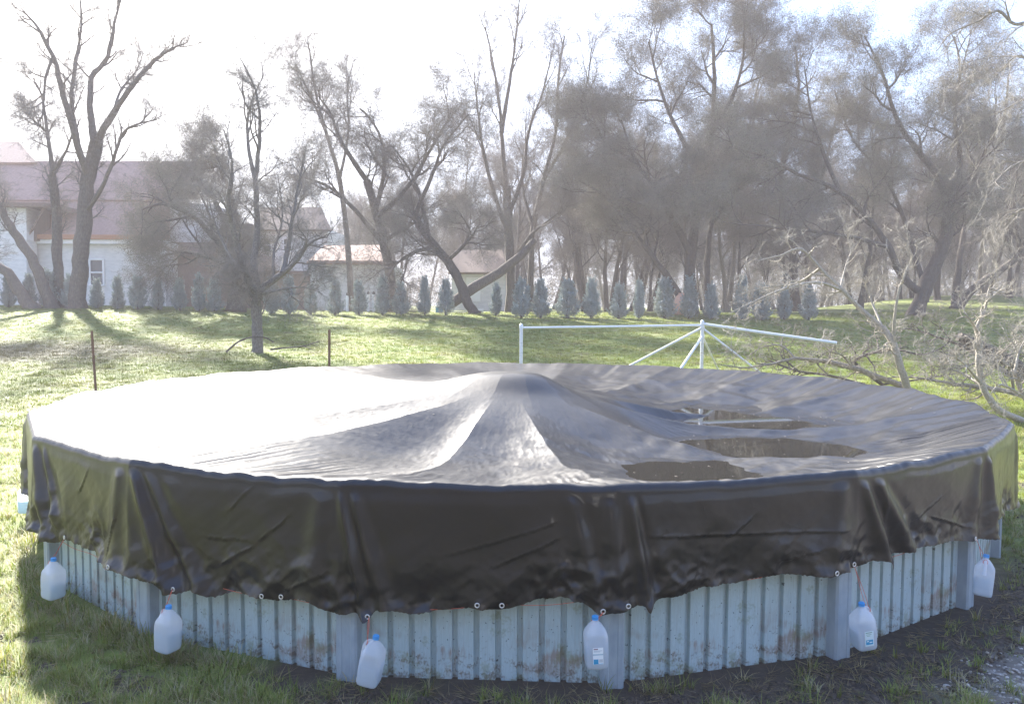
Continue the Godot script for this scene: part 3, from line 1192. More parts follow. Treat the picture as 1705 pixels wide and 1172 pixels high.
func tuft(seed_: int, blades: int, tall: float, spread: float, width: float) -> Mesh:
	var r := RandomNumberGenerator.new()
	r.seed = seed_
	var g := Geo.new()
	for k in blades:
		var a := r.randf_range(0, TAU)
		var out := Vector3(cos(a), 0, sin(a))
		var p := out * spread * r.randf() * 0.4 + Vector3(r.randf_range(-1, 1), 0, r.randf_range(-1, 1)) * spread * 0.3
		var side := out.cross(Vector3.UP).rotated(Vector3.UP, r.randf_range(-0.7, 0.7))
		var h := tall * r.randf_range(0.5, 1.15)
		var lean := r.randf_range(0.15, 0.9)
		var k0 := g.v.size()
		for j in 4:
			var t := j / 3.0
			var c := p + Vector3.UP * h * (t - 0.35 * lean * t * t) + out * h * lean * t * t * 0.9
			var wd := width * (1.0 - t * 0.92) * 0.5
			var nn := (Vector3.UP * 1.3 + out * -0.2 + side.cross(Vector3.UP) * 0.25).normalized()
			g.vert(c - side * wd, nn)
			g.vert(c + side * wd, nn)
		for j in 3:
			g.tri(k0 + j * 2, k0 + j * 2 + 1, k0 + j * 2 + 2)
			g.tri(k0 + j * 2 + 1, k0 + j * 2 + 3, k0 + j * 2 + 2)
	return g.mesh()


func make_grass() -> void:
	var r := RandomNumberGenerator.new()
	r.seed = 77
	var near := [[], [], []]
	var near_c := [[], [], []]
	var stalks := []
	var stalk_c := []
	for k in 90000:
		var d := 3.9 + 13.0 * pow(r.randf(), 1.5)
		var x := r.randf_range(-0.75, 0.75) * d + r.randf_range(-1, 1)
		var z := -d
		var rr := Vector2(x - POOL.x, z - POOL.z).length()
		if rr < 4.96 or (d > 8.0 and d < 16.0 and absf(x) < 3.0):
			continue
		var edge := smoothstep(5.22, 5.0, rr) * smoothstep(-14.0, -26.0, rad_to_deg(atan2(x - POOL.x, z - POOL.z)))
		var c := cover_at(x, z)
		var lush := noise.get_noise_2d(x * 2.0 + 80.0, z * 2.0)
		var p := c.r * (0.75 + 0.7 * lush) + 0.20 * c.g * smoothstep(-0.1, 0.3, lush) + 0.05 * c.b + 0.02 * c.a
		p = maxf(p, edge)
		if c.g + c.b > 0.3 and d < 8.0 and r.randf() < 0.10:
			var flat := Basis(Vector3.UP, r.randf_range(0, TAU)) * Basis(Vector3.RIGHT, r.randf_range(1.35, 1.6))
			stalks.append(Transform3D(flat.scaled(Vector3.ONE * r.randf_range(0.5, 1.1)), Vector3(x, ground(x, z) + 0.01, z)))
			stalk_c.append(Color(0.30, 0.25, 0.15) * r.randf_range(0.5, 1.2))
		if r.randf() > p:
			continue
		var s := r.randf_range(0.55, 1.25) * (1.0 + 0.35 * lush) * (1.0 + 0.5 * edge)
		var b := Basis(Vector3.UP, r.randf_range(0, TAU)).scaled(Vector3(s, s * r.randf_range(0.6, 1.1), s))
		var col := Color(0.155, 0.215, 0.026).lerp(Color(0.27, 0.305, 0.06), r.randf())
		if r.randf() < 0.2 + 0.3 * edge:
			col = Color(0.40, 0.35, 0.20)
		var kind := r.randi() % 3
		near[kind].append(Transform3D(b, Vector3(x, ground(x, z) - 0.008, z)))
		near_c[kind].append(col * r.randf_range(0.75, 1.2))
		if r.randf() < 0.22 and d < 8.0:
			var lay := Basis(Vector3.UP, r.randf_range(0, TAU)) * Basis(Vector3.RIGHT, r.randf_range(1.2, 1.6))
			stalks.append(Transform3D(lay.scaled(Vector3.ONE * r.randf_range(0.6, 1.2)), Vector3(x, ground(x, z) + 0.012, z)))
			stalk_c.append(Color(0.42, 0.36, 0.22) * r.randf_range(0.7, 1.2))
	for k in 3:
		var o := scatter("grass", tuft(5 + k, [11, 14, 9][k], [0.10, 0.075, 0.14][k], 0.05, 0.0055), M.grass, near[k], near_c[k])
		describe(o, ["medium green grass round the pool", "short green grass round the pool", "long green grass blades round the pool"][k], "grass", "", "stuff")
	var st := scatter("dead_grass", tuft(15, 5, 0.13, 0.05, 0.004), M.grass, stalks, stalk_c)
	describe(st, "dry straw-coloured grass lying on the ground by the pool", "grass", "", "stuff")
	var far := [[], []]
	var far_c := [[], []]
	for k in 130000:
		var d := 13.5 + 33.0 * pow(r.randf(), 1.15)
		var x := r.randf_range(-0.72, 0.72) * d
		var z := -d
		if Vector2(x - POOL.x, z - POOL.z).length() < 5.1:
			continue
		var clump := noise.get_noise_2d(x * 1.2, z * 1.2)
		if r.randf() > 0.7 + clump * 0.45:
			continue
		var s := r.randf_range(0.7, 1.3) * (1.0 + 0.3 * clump)
		var kind := r.randi() % 2
		far[kind].append(Transform3D(Basis(Vector3.UP, r.randf_range(0, TAU)).scaled(Vector3(s * 1.7, s, s * 1.7)), Vector3(x, ground(x, z) - 0.01, z)))
		var col := field_color(x, z) * 1.12
		far_c[kind].append(Color(col.r, col.g, col.b) * r.randf_range(0.9, 1.12))
	for k in 2:
		var o := scatter("meadow_grass", tuft(25 + k, 12, [0.06, 0.085][k], 0.13, 0.008), M.grass, far[k], far_c[k])
		describe(o, ["low grass covering the field behind the pool", "taller grass blades in the field behind the pool"][k], "grass", "", "stuff")
	# gravel, clods and bark litter
	var stones := []
	var stone_c := []
	var clods := []
	var clod_c := []
	for k in 90000:
		var d := 3.9 + 8.0 * pow(r.randf(), 1.6)
		var x := r.randf_range(-0.75, 0.85) * d
		var z := -d
		if Vector2(x - POOL.x, z - POOL.z).length() < 5.06:
			continue
		var c := cover_at(x, z)
		var b := Basis(random_dir(r), r.randf_range(0, TAU))
		var y := ground(x, z)
		if r.randf() < c.a * 0.75:
			var s := r.randf_range(0.004, 0.012) * (2.2 if r.randf() < 0.05 else 1.0)
			stones.append(Transform3D(b.scaled(Vector3(s, s * 0.6, s)), Vector3(x, y, z)))
			stone_c.append(Color(0.30, 0.27, 0.23).lerp(Color(0.52, 0.47, 0.41), r.randf()) * r.randf_range(0.4, 1.1))
		elif r.randf() < c.g * 0.95 + c.b * 0.7:
			var s := r.randf_range(0.003, 0.017)
			clods.append(Transform3D(b.scaled(Vector3(s, s * 0.7, s)), Vector3(x, y, z)))
			clod_c.append(Color(0.05, 0.038, 0.028) * r.randf_range(0.5, 1.6))
	var pebble := SphereMesh.new()
	pebble.radius = 1.0
	pebble.height = 2.0
	pebble.radial_segments = 6
	pebble.rings = 3
	describe(scatter("gravel", pebble, M.tinted, stones, stone_c), "loose pale gravel beside the pool", "gravel", "", "stuff")
	describe(scatter("soil_crumbs", pebble, M.tinted, clods, clod_c), "dark crumbs of soil below the pool wall", "soil", "", "stuff")


# ------------------------------------------------------------------ buildings
func slab(parent: Node, called: String, material: Material, x0: float, y0: float, x1: float, y1: float, d: float, thick: float) -> MeshInstance3D:
	# an upright block whose front, D metres ahead, spans those points of the photograph
	var a := px(x0, y1, d)
	var b := px(x1, y0, d)
	var g := Geo.new()
	g.box(Vector3((a.x + b.x) * 0.5, (a.y + b.y) * 0.5, -d - thick * 0.5), Vector3(absf(b.x - a.x), absf(b.y - a.y), thick), Basis.IDENTITY, minf(0.02, thick * 0.2))
	return put(called, g.mesh(), material, parent)


func slope(parent: Node, called: String, material: Material, pts: Array) -> MeshInstance3D:
	# a roof plane with thickness through four points, front edge first
	var g := Geo.new()
	var nn: Vector3 = (pts[1] - pts[0]).cross(pts[3] - pts[0]).normalized()
	if nn.y < 0:
		nn = -nn
	var dn := -nn * 0.16
	g.quad(pts[0], pts[1], pts[2], pts[3], nn)
	g.quad(pts[0] + dn, pts[1] + dn, pts[2] + dn, pts[3] + dn, -nn)
	var mid: Vector3 = (pts[0] + pts[1] + pts[2] + pts[3]) * 0.25
	for k in 4:
		var a: Vector3 = pts[k]
		var b: Vector3 = pts[(k + 1) % 4]
		g.quad(a, b, b + dn, a + dn, (a + b) * 0.5 - mid)
	return put(called, g.mesh(), material, parent)


func window(parent: Node, x0: float, y0: float, x1: float, y1: float, d: float) -> void:
	var f := Node3D.new()
	f.name = "window"
	parent.add_child(f, true)
	var m := 2.2
	slab(f, "frame", M.trim, x0, y0, x0 + m, y1, d - 0.09, 0.1)
	slab(f, "frame", M.trim, x1 - m, y0, x1, y1, d - 0.09, 0.1)
	slab(f, "frame", M.trim, x0 + m, y0, x1 - m, y0 + m, d - 0.09, 0.1)
	slab(f, "sill", M.trim, x0 - 1, y1 - m, x1 + 1, y1, d - 0.13, 0.14)
	var c := (y0 + y1) * 0.5
	slab(f, "sash", M.trim, x0 + m, c - 1.2, x1 - m, c + 1.2, d - 0.07, 0.07)
	slab(f, "pane", M.glass, x0 + m, y0 + m, x1 - m, c - 1.2, d - 0.03, 0.03)
	slab(f, "pane", M.glass, x0 + m, c + 1.2, x1 - m, y1 - m, d - 0.03, 0.03)


func make_houses() -> void:
	var h := thing("house", "large white house with reddish brown roof behind the forked trees", "house")
	var d := 52.0
	slab(h, "wall", M.white_wall, -420, 402, 273, 520, d, 9.0)
	window(h, 147, 431, 172, 476, d)
	slab(h, "fascia", M.trim, -420, 396, 278, 403, d - 0.35, 0.3)
	slab(h, "gutter", M.copper, -420, 391, 280, 395.5, d - 0.5, 0.16)
	slope(h, "roof", M.roof, [px(-420, 393, d - 0.4), px(281, 393, d - 0.4), px(281, 331, d + 2.6), px(-420, 331, d + 2.6)])
	slope(h, "roof", M.roof, [px(-420, 332.5, d + 2.3), px(284, 332.5, d + 2.3), px(345, 268, d + 6.2), px(-420, 268, d + 6.2)])
	slope(h, "roof", M.roof, [px(-420, 270, d + 5.6), px(60, 270, d + 5.6), px(30, 236, d + 9.0), px(-420, 236, d + 9.0)])
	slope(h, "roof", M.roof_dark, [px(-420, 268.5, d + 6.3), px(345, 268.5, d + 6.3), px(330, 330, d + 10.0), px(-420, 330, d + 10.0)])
	slab(h, "wing_wall", M.white_wall, -420, 342, 42, 398, d - 1.4, 3.0)
	slab(h, "wing_eave", M.roof_dark, -424, 337, 80, 342, d - 1.9, 3.4)
	slab(h, "wing_wall", M.white_wall, -420, 398, 42, 520, d - 1.4, 1.2)
	slope(h, "wing_roof", M.roof_dark, [px(40, 400, d - 1.0), px(80, 398, d + 0.2), px(82, 340, d + 0.4), px(74, 340, d - 1.4)])  # darker roofing puts the shaded side of the wing into the colour
	slab(h, "corner_board", M.trim, 268, 404, 273.5, 520, d - 0.06, 0.1)
	slab(h, "gable_wall", M.white_wall, 272, 340, 352, 520, d + 2.6, 6.0)
	slab(h, "side_wall", M.brown_wall, 280, 420, 420, 520, d + 2.0, 5.0)
	slope(h, "side_roof", M.roof_dark, [px(278, 424, d + 1.4), px(426, 424, d + 1.4), px(420, 372, d + 4.5), px(278, 372, d + 4.5)])

	var b := thing("house", "low white house with reddish roof seen between the bare trees", "house")
	d = 50.0
	slab(b, "wall", M.white_wall, 517, 440, 648, 520, d, 6.0)
	slab(b, "fascia", M.copper, 512, 434, 653, 440, d - 0.35, 0.3)
	slope(b, "roof", M.roof, [px(510, 436, d - 0.45), px(655, 436, d - 0.45), px(643, 408, d + 3.2), px(540, 408, d + 3.2)])
	slope(b, "roof", M.roof_dark, [px(540, 408.5, d + 3.25), px(643, 408.5, d + 3.25), px(655, 436, d + 6.6), px(510, 436, d + 6.6)])
	var s := thing("garden_shed", "reddish brown wooden shed left of the low white house", "shed")
	slab(s, "wall", M.brown_wall, 420, 457, 513, 520, d + 0.6, 3.0)
	slab(s, "roof", M.roof_dark, 416, 451, 514.5, 457, d + 0.2, 3.6)
	var t := thing("house", "tall pale house behind the small near tree, with dark upper windows", "house")
	slab(t, "wall", M.white_wall, 424, 380, 545, 520, 60.0, 6.0)
	slope(t, "roof", M.roof_dark, [px(418, 382, 59.5), px(551, 382, 59.5), px(535, 345, 63.0), px(434, 345, 63.0)])
	window(t, 436, 396, 452, 420, 60.0)
	window(t, 470, 396, 486, 420, 60.0)
	var e := thing("house", "pale bluish house with reddish roof right of the leaning log", "house")
	d = 54.0
	slab(e, "wall", M.white_wall, 752, 452, 842, 520, d, 6.0)
	slope(e, "roof", M.roof_dark, [px(746, 453, d - 0.5), px(848, 453, d - 0.5), px(836, 416, d + 3.4), px(758, 416, d + 3.4)])
	slope(e, "roof", M.roof_dark, [px(758, 416.5, d + 3.45), px(836, 416.5, d + 3.45), px(848, 453, d + 7.0), px(746, 453, d + 7.0)])
	slab(e, "door", M.trim, 776, 462, 800, 502, d - 0.05, 0.1)


# an unseen house, added so the hanging side of the sheet mirrors something dark
func make_added_house() -> void:
	var h := thing("house", "unseen dark brown wooden house added behind the viewpoint for the cover to mirror", "house", "", Vector3(0, 0, 7.5))
	var parts := [["wall", Vector3(0, 2.6, 4.0), Vector3(19, 5.6, 8.0), M.added_house_wall], ["door", Vector3(1.2, 1.25, -0.03), Vector3(0.95, 2.1, 0.06), M.trim], ["step", Vector3(1.2, 0.1, -0.5), Vector3(1.6, 0.2, 0.9), M.galvanised],
		["window", Vector3(-4.0, 1.7, -0.02), Vector3(1.8, 1.2, 0.05), M.glass], ["window", Vector3(5.5, 1.7, -0.02), Vector3(1.8, 1.2, 0.05), M.glass]]
	for p in parts:
		var g := Geo.new()
		g.box(p[1], p[2], Basis.IDENTITY, 0.01)
		put(p[0], g.mesh(), p[3], h)
	for sgn in [0.0, 1.0]:
		slope(h, "roof", M.roof_dark, [Vector3(-10.2, 5.3, lerpf(-0.7, 8.7, sgn)), Vector3(10.2, 5.3, lerpf(-0.7, 8.7, sgn)), Vector3(10.2, 7.6, 4.0 + 0.01 * sgn), Vector3(-10.2, 7.6, 4.0 + 0.01 * sgn)])


# ------------------------------------------------------------------ fence and pipes
func make_fence() -> void:
	var fz := 16.3
	var f := thing("wire_fence", "thin wire mesh fence on rusty steel posts behind the pool", "fence")
	for q in [[-330, 560, 2], [-90, 556, 0], [152, 551, 3.0], [548, 549, 0]]:
		var top := px(q[0], q[1], fz)
		var foot := px(q[0] + q[2] * 3.0, q[1] + 150, fz)
		var g := Geo.new()
		var gy := ground(foot.x, -fz) - 0.15
		foot = Vector3(foot.x, gy, -fz)
		var dir := (top - foot).normalized()
		var bas := Basis(dir.cross(Vector3.BACK).normalized(), dir, Vector3.BACK)
		var length := top.distance_to(foot)
		var mid := (top + foot) * 0.5
		g.box(mid, Vector3(0.05, length, 0.007), bas, 0.001)
		g.box(mid + Vector3(0, 0, 0.022), Vector3(0.007, length - 0.002, 0.036), bas, 0.001)
		for k in int(length / 0.055):
			g.box(foot + dir * (k * 0.055 + 0.03) + Vector3(0, 0, 0.043), Vector3(0.012, 0.018, 0.006), bas)
		put("post", g.mesh(), M.rusty, f)
	var w := Geo.new()
	var x0 := -14.0
	var x1 := 4.0
	var hs := [0.06, 0.18, 0.32, 0.47, 0.64, 0.82, 1.02, 1.22]
	for h in hs:
		var line := PackedVector3Array()
		for k in 61:
			var x := lerpf(x0, x1, k / 60.0)
			line.append(Vector3(x, ground(x, -fz) + h + noise.get_noise_2d(x, h * 9.0) * 0.03, -fz + 0.05))
		w.tube(line, taper(61, 0.0016, 0.0016), 3)
	var x := x0
	while x < x1:
		var gy := ground(x, -fz)
		w.tube(PackedVector3Array([Vector3(x, gy + 0.05, -fz + 0.05), Vector3(x + 0.01, gy + 0.6, -fz + 0.055), Vector3(x, gy + 1.22, -fz + 0.05)]), taper(3, 0.0013, 0.0013), 3)
		x += 0.15
	put("wire_mesh", w.mesh(), M.wire, f)

	# the braced corner of galvanised pipe
	var p := thing("pipe_frame", "galvanised steel pipe corner with slanting braces behind the pool", "pipe frame")
	var pipes := func(called: String, a: Vector3, b: Vector3, r: float) -> void:
		var g := Geo.new()
		g.tube(PackedVector3Array([a, a.lerp(b, 0.5) + Vector3(0, -0.004, 0), b]), taper(3, r, r), 14, true)
		put(called, g.mesh(), M.galvanised, p)
	var post_at := func(x: float, y: float, d: float, r: float) -> Vector3:
		var top := px(x, y, d)
		var foot := Vector3(top.x, ground(top.x, top.z) - 0.1, top.z)
		pipes.call("post", foot, top, r)
		var c := Geo.new()
		c.lathe(top, PackedVector2Array([Vector2(r * 1.12, -0.05), Vector2(r * 1.16, 0.0), Vector2(r * 1.0, 0.03), Vector2(r * 0.6, 0.05), Vector2(0.0, 0.058)]), 14)
		put("post_cap", c.mesh(), M.galvanised, p)
		return top
	var left_top: Vector3 = post_at.call(868.0, 543.0, 16.3, 0.036)
	var corner: Vector3 = post_at.call(1170.0, 537.0, 16.3, 0.036)
	pipes.call("rail", left_top + Vector3(0, -0.035, 0), corner + Vector3(0, -0.055, 0), 0.024)
	pipes.call("rail", corner + Vector3(0.02, -0.03, 0), px(1394, 571, 14.8), 0.03)
	var joint := px(1169, 548, 16.3)
	for e in [[1050, 608, 0.0, 0.024, 545.0], [1135, 612, 0.9, 0.027, 560.0], [1195, 613, -0.9, 0.022, 560.0], [1258, 614, 0.2, 0.022, 546.0]]:
		var from := px(1170, e[4], 16.3)
		var to := px(e[0], e[1], 16.3 - e[2])
		var dir := to - from
		var t := 1.0
		while t < 4.0:
			var q := from + dir * t
			if q.y < ground(q.x, q.z) - 0.03:
				break
			t += 0.02
		pipes.call("brace", from, from + dir * t, e[3])
	for y in [545.0, 559.0]:
		var c := Geo.new()
		c.lathe(px(1170, y, 16.3), PackedVector2Array([Vector2(0.045, -0.03), Vector2(0.047, -0.024), Vector2(0.047, 0.024), Vector2(0.045, 0.03)]), 14)
		put("clamp", c.mesh(), M.galvanised, p)


# ------------------------------------------------------------------ trees
func make_sprays() -> void:
	M.sprays = [twig_spray(1, 10, 0.009), twig_spray(2, 9, 0.008), twig_spray(3, 14, 0.009), twig_spray(4, 6, 0.02)]
	M.leaf_sprays = [leaf_spray(11, 66, 0.05, 0.36), leaf_spray(12, 40, 0.05, 0.22), leaf_spray(13, 60, 0.07, 0.4), leaf_spray(12, 40, 0.05, 0.22)]


func make_junipers() -> void:
	var protos := []
	var r := RandomNumberGenerator.new()
	r.seed = 900
	var spray := leaf_spray(31, 46, 0.16, 0.20)
	var xs := [14, 48, 82, 118, 161, 196, 229, 263, 299, 331, 357, 452, 481, 517, 558, 597, 637, 667, 707, 742, 826, 868, 900, 945, 985, 1030, 1064, 1107, 1148, 1185, 1236, 1268, 1306, 1347]
	var names := ["beside the leaning trunk", "between the leaning trunks"]
	for k in xs.size():
		var x: float = xs[k]
		var d := 42.0 + (1.0 if x < 380 else 0.0) - (2.0 if x > 840 else 0.0) - (0.5 if x > 1200 else 0.0) + r.randf_range(-0.25, 0.25)
		var at := px(x, 522, d)
		at.y = ground(at.x, at.z) - 0.05
		var tall := r.randf_range(1.75, 2.2) * (1.08 if x > 840 else 1.0)
		if x > 1240:
			tall *= 0.85
		var o: Node3D
		var where := "juniper number"
		var label := juniper_label(k, xs.size(), x)
		if protos.size() < 7:
			o = thing("juniper_bush", label, "shrub", "row of young junipers along the far side of the field", at)
			var T := Geo.new()
			T.tube(bent_line(r, Vector3.ZERO, Vector3.UP, 0.9, 4, 0.06, 0.1), taper(5, 0.035, 0.008), 6)
			put("stem", T.mesh(), M.bark_dark, o)
			var places := []
			var tints := []
			for j in 300:
				var u := pow(r.randf(), 1.25)
				var a := r.randf_range(0, TAU)
				var wide := 0.18 * pow(1.0 - u, 0.75) * (0.6 + 0.4 * smoothstep(0.0, 0.14, u)) * (1.0 + 0.3 * sin(a * (2.0 + protos.size() % 3) + u * 9.0 + protos.size() * 1.7)) * (0.85 + 0.1 * (protos.size() % 4))
				var out := Vector3(cos(a), 0, sin(a))
				var p := Vector3(0, 0.04 + 0.80 * u, 0) + out * wide * sqrt(r.randf())
				var dir := (out * (1.0 - 0.4 * u) * 0.55 + Vector3.UP * r.randf_range(0.6, 1.1)).normalized()
				places.append(spray_at(r, p, dir, 0.17))
				tints.append(Color(0.19, 0.235, 0.22).lerp(Color(0.29, 0.34, 0.32), r.randf()))
			scatter("crown", spray, M.leaf, places, tints, o).set_meta("kind", "stuff")
			protos.append(o)
		else:
			o = protos[(k * 5 + k / 7) % 7].duplicate()
			o.name = numbered("juniper_bush")
			add_child(o)
			o.position = at
			describe(o, label)
		o.scale = Vector3(tall * r.randf_range(0.75, 1.25), tall, tall * r.randf_range(0.75, 1.25))
		o.rotation.y = r.randf_range(0, TAU)


func juniper_label(k: int, n: int, x: float) -> String:
	var nth := ["first", "second", "third", "fourth", "fifth", "sixth", "seventh", "eighth", "ninth", "tenth", "eleventh", "twelfth", "thirteenth", "fourteenth", "fifteenth", "sixteenth", "seventeenth"]
	if k < 17:
		return "young blue-grey juniper, %s in the row counted from the left" % nth[k]
	return "young blue-grey juniper, %s in the row counted from the right" % nth[n - 1 - k]


func make_trees() -> void:
	var lichen := {"kids": [11, 6], "length": [1.6, 0.8], "angle": [0.75, 0.9], "thick": [0.05, 0.022], "lift": [0.08, 0.02], "sprays": 2, "size": 0.7, "leaves": 4, "leafy": 0.6, "leaf_size": 0.62, "color": Color(0.12, 0.125, 0.105), "color2": Color(0.16, 0.16, 0.14), "bark": M.bark, "spray": 1}
	var g1 := "bare forked trees at the left edge of the field"
	traced_tree("forked_tree", "tall bare tree with thick forked trunk in front of the white house", 43.0, [
		[17, 13, [128, 526, 0], [131, 470, 0], [135, 420, 0.1], [141, 350, 0.2], [147, 290, 0.2], [160, 235, 0]],
		[10, 2.5, [147, 300, 0.2], [128, 240, -0.8], [105, 160, -1.4], [88, 95, -1.8], [60, 45, -2.2], [38, 18, -2.5]],
		[7, 2.0, [128, 240, -0.8], [118, 170, 0.4], [125, 100, 0.8], [135, 40, 1.0], [128, -30, 1.2]],
		[10, 3.0, [158, 240, 0], [150, 190, 0.6], [152, 130, 1.0], [178, 95, 1.2], [190, 40, 1.5], [206, -20, 1.6]],
		[9, 2.0, [160, 235, 0], [190, 185, -0.8], [222, 140, -1.4], [258, 100, -1.8], [285, 82, -2.2], [312, 70, -2.4]],
		[6, 1.8, [143, 352, 0.2], [168, 315, -0.9], [188, 265, -1.5], [205, 220, -2.0], [235, 205, -2.4], [258, 200, -2.6]],
		[4, 1.2, [190, 185, -0.8], [200, 150, 0.4], [225, 120, 1.2], [238, 88, 1.6]],
		[4, 1.2, [88, 95, -1.8], [75, 130, -2.2], [70, 190, -2.6], [60, 205, -2.8]]], tree_spec(101, lichen), "tree", g1)
	traced_tree("forked_tree", "slim dark trunk just left of the thick forked tree", 43.4, [
		[11, 8, [102, 526, 0], [97, 460, 0], [94, 400, 0.2], [92, 330, 0.1], [84, 290, 0]],
		[7, 2, [92, 330, 0.1], [85, 270, 0.5], [78, 220, 1.0], [70, 165, 1.5], [55, 130, 1.8]],
		[4, 1.5, [84, 290, 0], [110, 250, -0.6], [122, 200, -1.0], [112, 150, -1.4]],
		[4, 1.5, [78, 220, 1.0], [60, 205, 0.4], [38, 185, 0.0]]], tree_spec(102, lichen), "tree", g1)
	traced_tree("forked_tree", "trunk leaning left out of the clump by the white house", 42.6, [
		[13, 5, [86, 527, 0], [72, 475, 0], [52, 430, 0.1], [22, 385, 0.2], [2, 350, 0.2], [-30, 280, 0.2]],
		[6, 2, [2, 350, 0.2], [-20, 320, 1], [-60, 250, 1.5]], [6, 2, [-30, 280, 0.2], [-40, 180, 0], [-20, 90, 0]]], tree_spec(103, lichen), "tree", g1)
	traced_tree("forked_tree", "leftmost stout trunk leaning out of the frame", 42.3, [
		[14, 6, [54, 527, 0], [36, 490, 0], [12, 455, 0], [-25, 425, 0.2], [-80, 350, 0]],
		[6, 2, [-25, 425, 0.2], [-60, 330, 1], [-70, 200, 1.5]]], tree_spec(104, lichen), "tree", g1)

	# the small spreading tree in the field
	traced_tree("field_tree", "small spreading tree with low fork standing alone in the field", 24.6, [
		[11, 10, [428, 590, 0], [428, 555, 0], [426, 520, 0], [428, 490, 0]],
		[10, 2, [428, 492, 0], [408, 455, -0.4], [392, 400, -0.8], [380, 340, -1.1], [385, 270, -1.2], [372, 215, -1.4]],
		[11, 2, [429, 490, 0], [422, 440, 0.2], [428, 380, 0.3], [425, 300, 0.4], [432, 220, 0.3], [425, 150, 0.2], [398, 95, 0]],
		[6, 1.5, [425, 300, 0.4], [412, 240, 0.8], [415, 180, 1.0], [440, 120, 1.2]],
		[10, 2, [430, 485, 0], [460, 462, -0.2], [488, 440, -0.4], [515, 405, -0.6], [545, 395, -0.8]],
		[8, 2, [470, 455, -0.3], [478, 420, 0.3], [486, 370, 0.6], [496, 310, 0.9], [510, 240, 1.2]],
		[5, 1.5, [455, 465, 0.0], [455, 420, 0.8], [470, 360, 1.4], [462, 290, 1.7]],
		[4, 1, [428, 498, 0], [405, 480, -0.4], [388, 470, -0.7]],
		[4, 1, [432, 490, 0], [470, 482, -0.6], [500, 478, -0.9], [518, 482, -1.0]],
		[5, 1.5, [408, 455, -0.4], [385, 430, 0.4], [360, 380, 0.8], [345, 320, 1.0]]],
		tree_spec(110, {"kids": [7, 5, 4], "length": [1.5, 0.85, 0.45], "floor": 1.2, "thick": [0.034, 0.015, 0.008], "angle": [0.8, 0.9, 0.9], "bark": M.bark_field, "twig": M.twig_field, "sprays": 2, "size": 0.42, "leaves": 2, "leafy": 0.35, "leaf_size": 0.24, "wander": 0.3, "color": Color(0.11, 0.11, 0.07), "color2": Color(0.15, 0.14, 0.10), "spray": 1}), "tree")

	var oak := {"kids": [6, 5, 4], "length": [2.8, 1.7, 1.0], "thick": [0.08, 0.035, 0.016], "angle": [0.8, 0.85, 0.9], "sprays": 2, "size": 0.8, "leaves": 5, "leafy": 0.65, "leaf_size": 0.8, "wander": 0.25, "lift": [0.05, 0.02, -0.03], "bark": M.bark_dark}
	var bare := {"kids": [6, 5, 3], "length": [2.2, 1.2, 0.7], "thick": [0.045, 0.022, 0.012], "angle": [0.55, 0.65, 0.8], "sprays": 2, "size": 0.7, "leaves": 1, "leafy": 0.25, "leaf_size": 0.5, "wander": 0.18, "lift": [0.12, 0.08, 0.02]}
	var g2 := "trees along the far side of the field"
	traced_tree("oak_tree", "dense drooping oak with stout short trunk beside the white house", 43.5, [
		[20, 15, [392, 527, 0], [396, 495, 0], [400, 460, 0], [395, 420, 0]],
		[9, 3, [400, 450, 0], [360, 400, -0.8], [320, 360, -1.4], [270, 340, -1.8], [235, 350, -2.0]],
		[9, 3, [397, 430, 0], [370, 360, 0.6], [340, 310, 0.8], [300, 285, 1.0]],
		[9, 3, [395, 420, 0], [390, 350, 0.3], [370, 290, 0.5], [350, 270, 0.5]],
		[7, 2, [400, 455, 0], [350, 430, 0.6], [300, 420, 1.0], [262, 430, 1.2]]], tree_spec(120, oak.merged({"leaves": 9, "leafy": 0.95}, true)), "tree", g2)
	traced_tree("oak_tree", "broad evergreen oak in the middle hiding the low white house", 45.5, [
		[11, 8, [652, 522, 0], [650, 470, 0], [640, 410, 0], [625, 350, 0.2], [610, 300, 0]],
		[7, 2, [640, 410, 0], [600, 360, -1], [560, 320, -1.6], [520, 300, -2.0], [480, 290, -2.2]],
		[7, 2, [625, 350, 0.2], [640, 280, 0.8], [630, 220, 1.0], [600, 180, 1.2]],
		[7, 2, [610, 300, 0], [570, 240, -0.8], [550, 190, -1.0], [530, 160, -1.2]],
		[7, 2, [630, 360, 0], [680, 310, -0.6], [710, 260, -1.0], [740, 210, -1.2], [770, 170, -1.4]],
		[6, 2, [640, 400, 0], [690, 370, 1.0], [720, 340, 1.6]]], tree_spec(121, oak.merged({"leaf_size": 0.85, "floor": 3.6}, true)), "tree", g2)
	traced_tree("oak_tree", "oak with curved dark trunk leaning over the fallen log", 44.0, [
		[11, 8, [792, 526, 0], [776, 500, 0], [766, 470, 0], [745, 435, 0.1], [715, 400, 0.2], [690, 360, 0.2]],
		[7, 2, [715, 400, 0.2], [700, 330, 0.6], [680, 280, 1.0], [650, 240, 1.2]],
		[6, 2, [745, 435, 0.1], [780, 400, -0.6], [800, 370, -1.0]],
		[6, 2, [690, 360, 0.2], [720, 290, -0.5], [740, 240, -0.8], [780, 190, -1.0]],
		[6, 2, [725, 410, 0.2], [690, 420, -0.6], [660, 440, -1.0], [640, 470, -1.2]]], tree_spec(122, oak.merged({"leaf_size": 0.85, "floor": 3.0}, true)), "tree", g2)
	traced_tree("bare_tree", "thin bare tree whose pale tops stick up above the middle oak", 48.0, [
		[7, 1.4, [585, 522, 0], [580, 420, 0], [565, 300, 0], [545, 230, 0.2], [528, 165, 0], [512, 70, 0]],
		[4, 1.2, [540, 215, 0.2], [515, 155, -0.5], [488, 100, -0.8]],
		[4, 1.2, [565, 300, 0], [580, 220, 0.6], [578, 150, 0.8], [590, 95, 0.8]]], tree_spec(123, bare), "tree", g2)
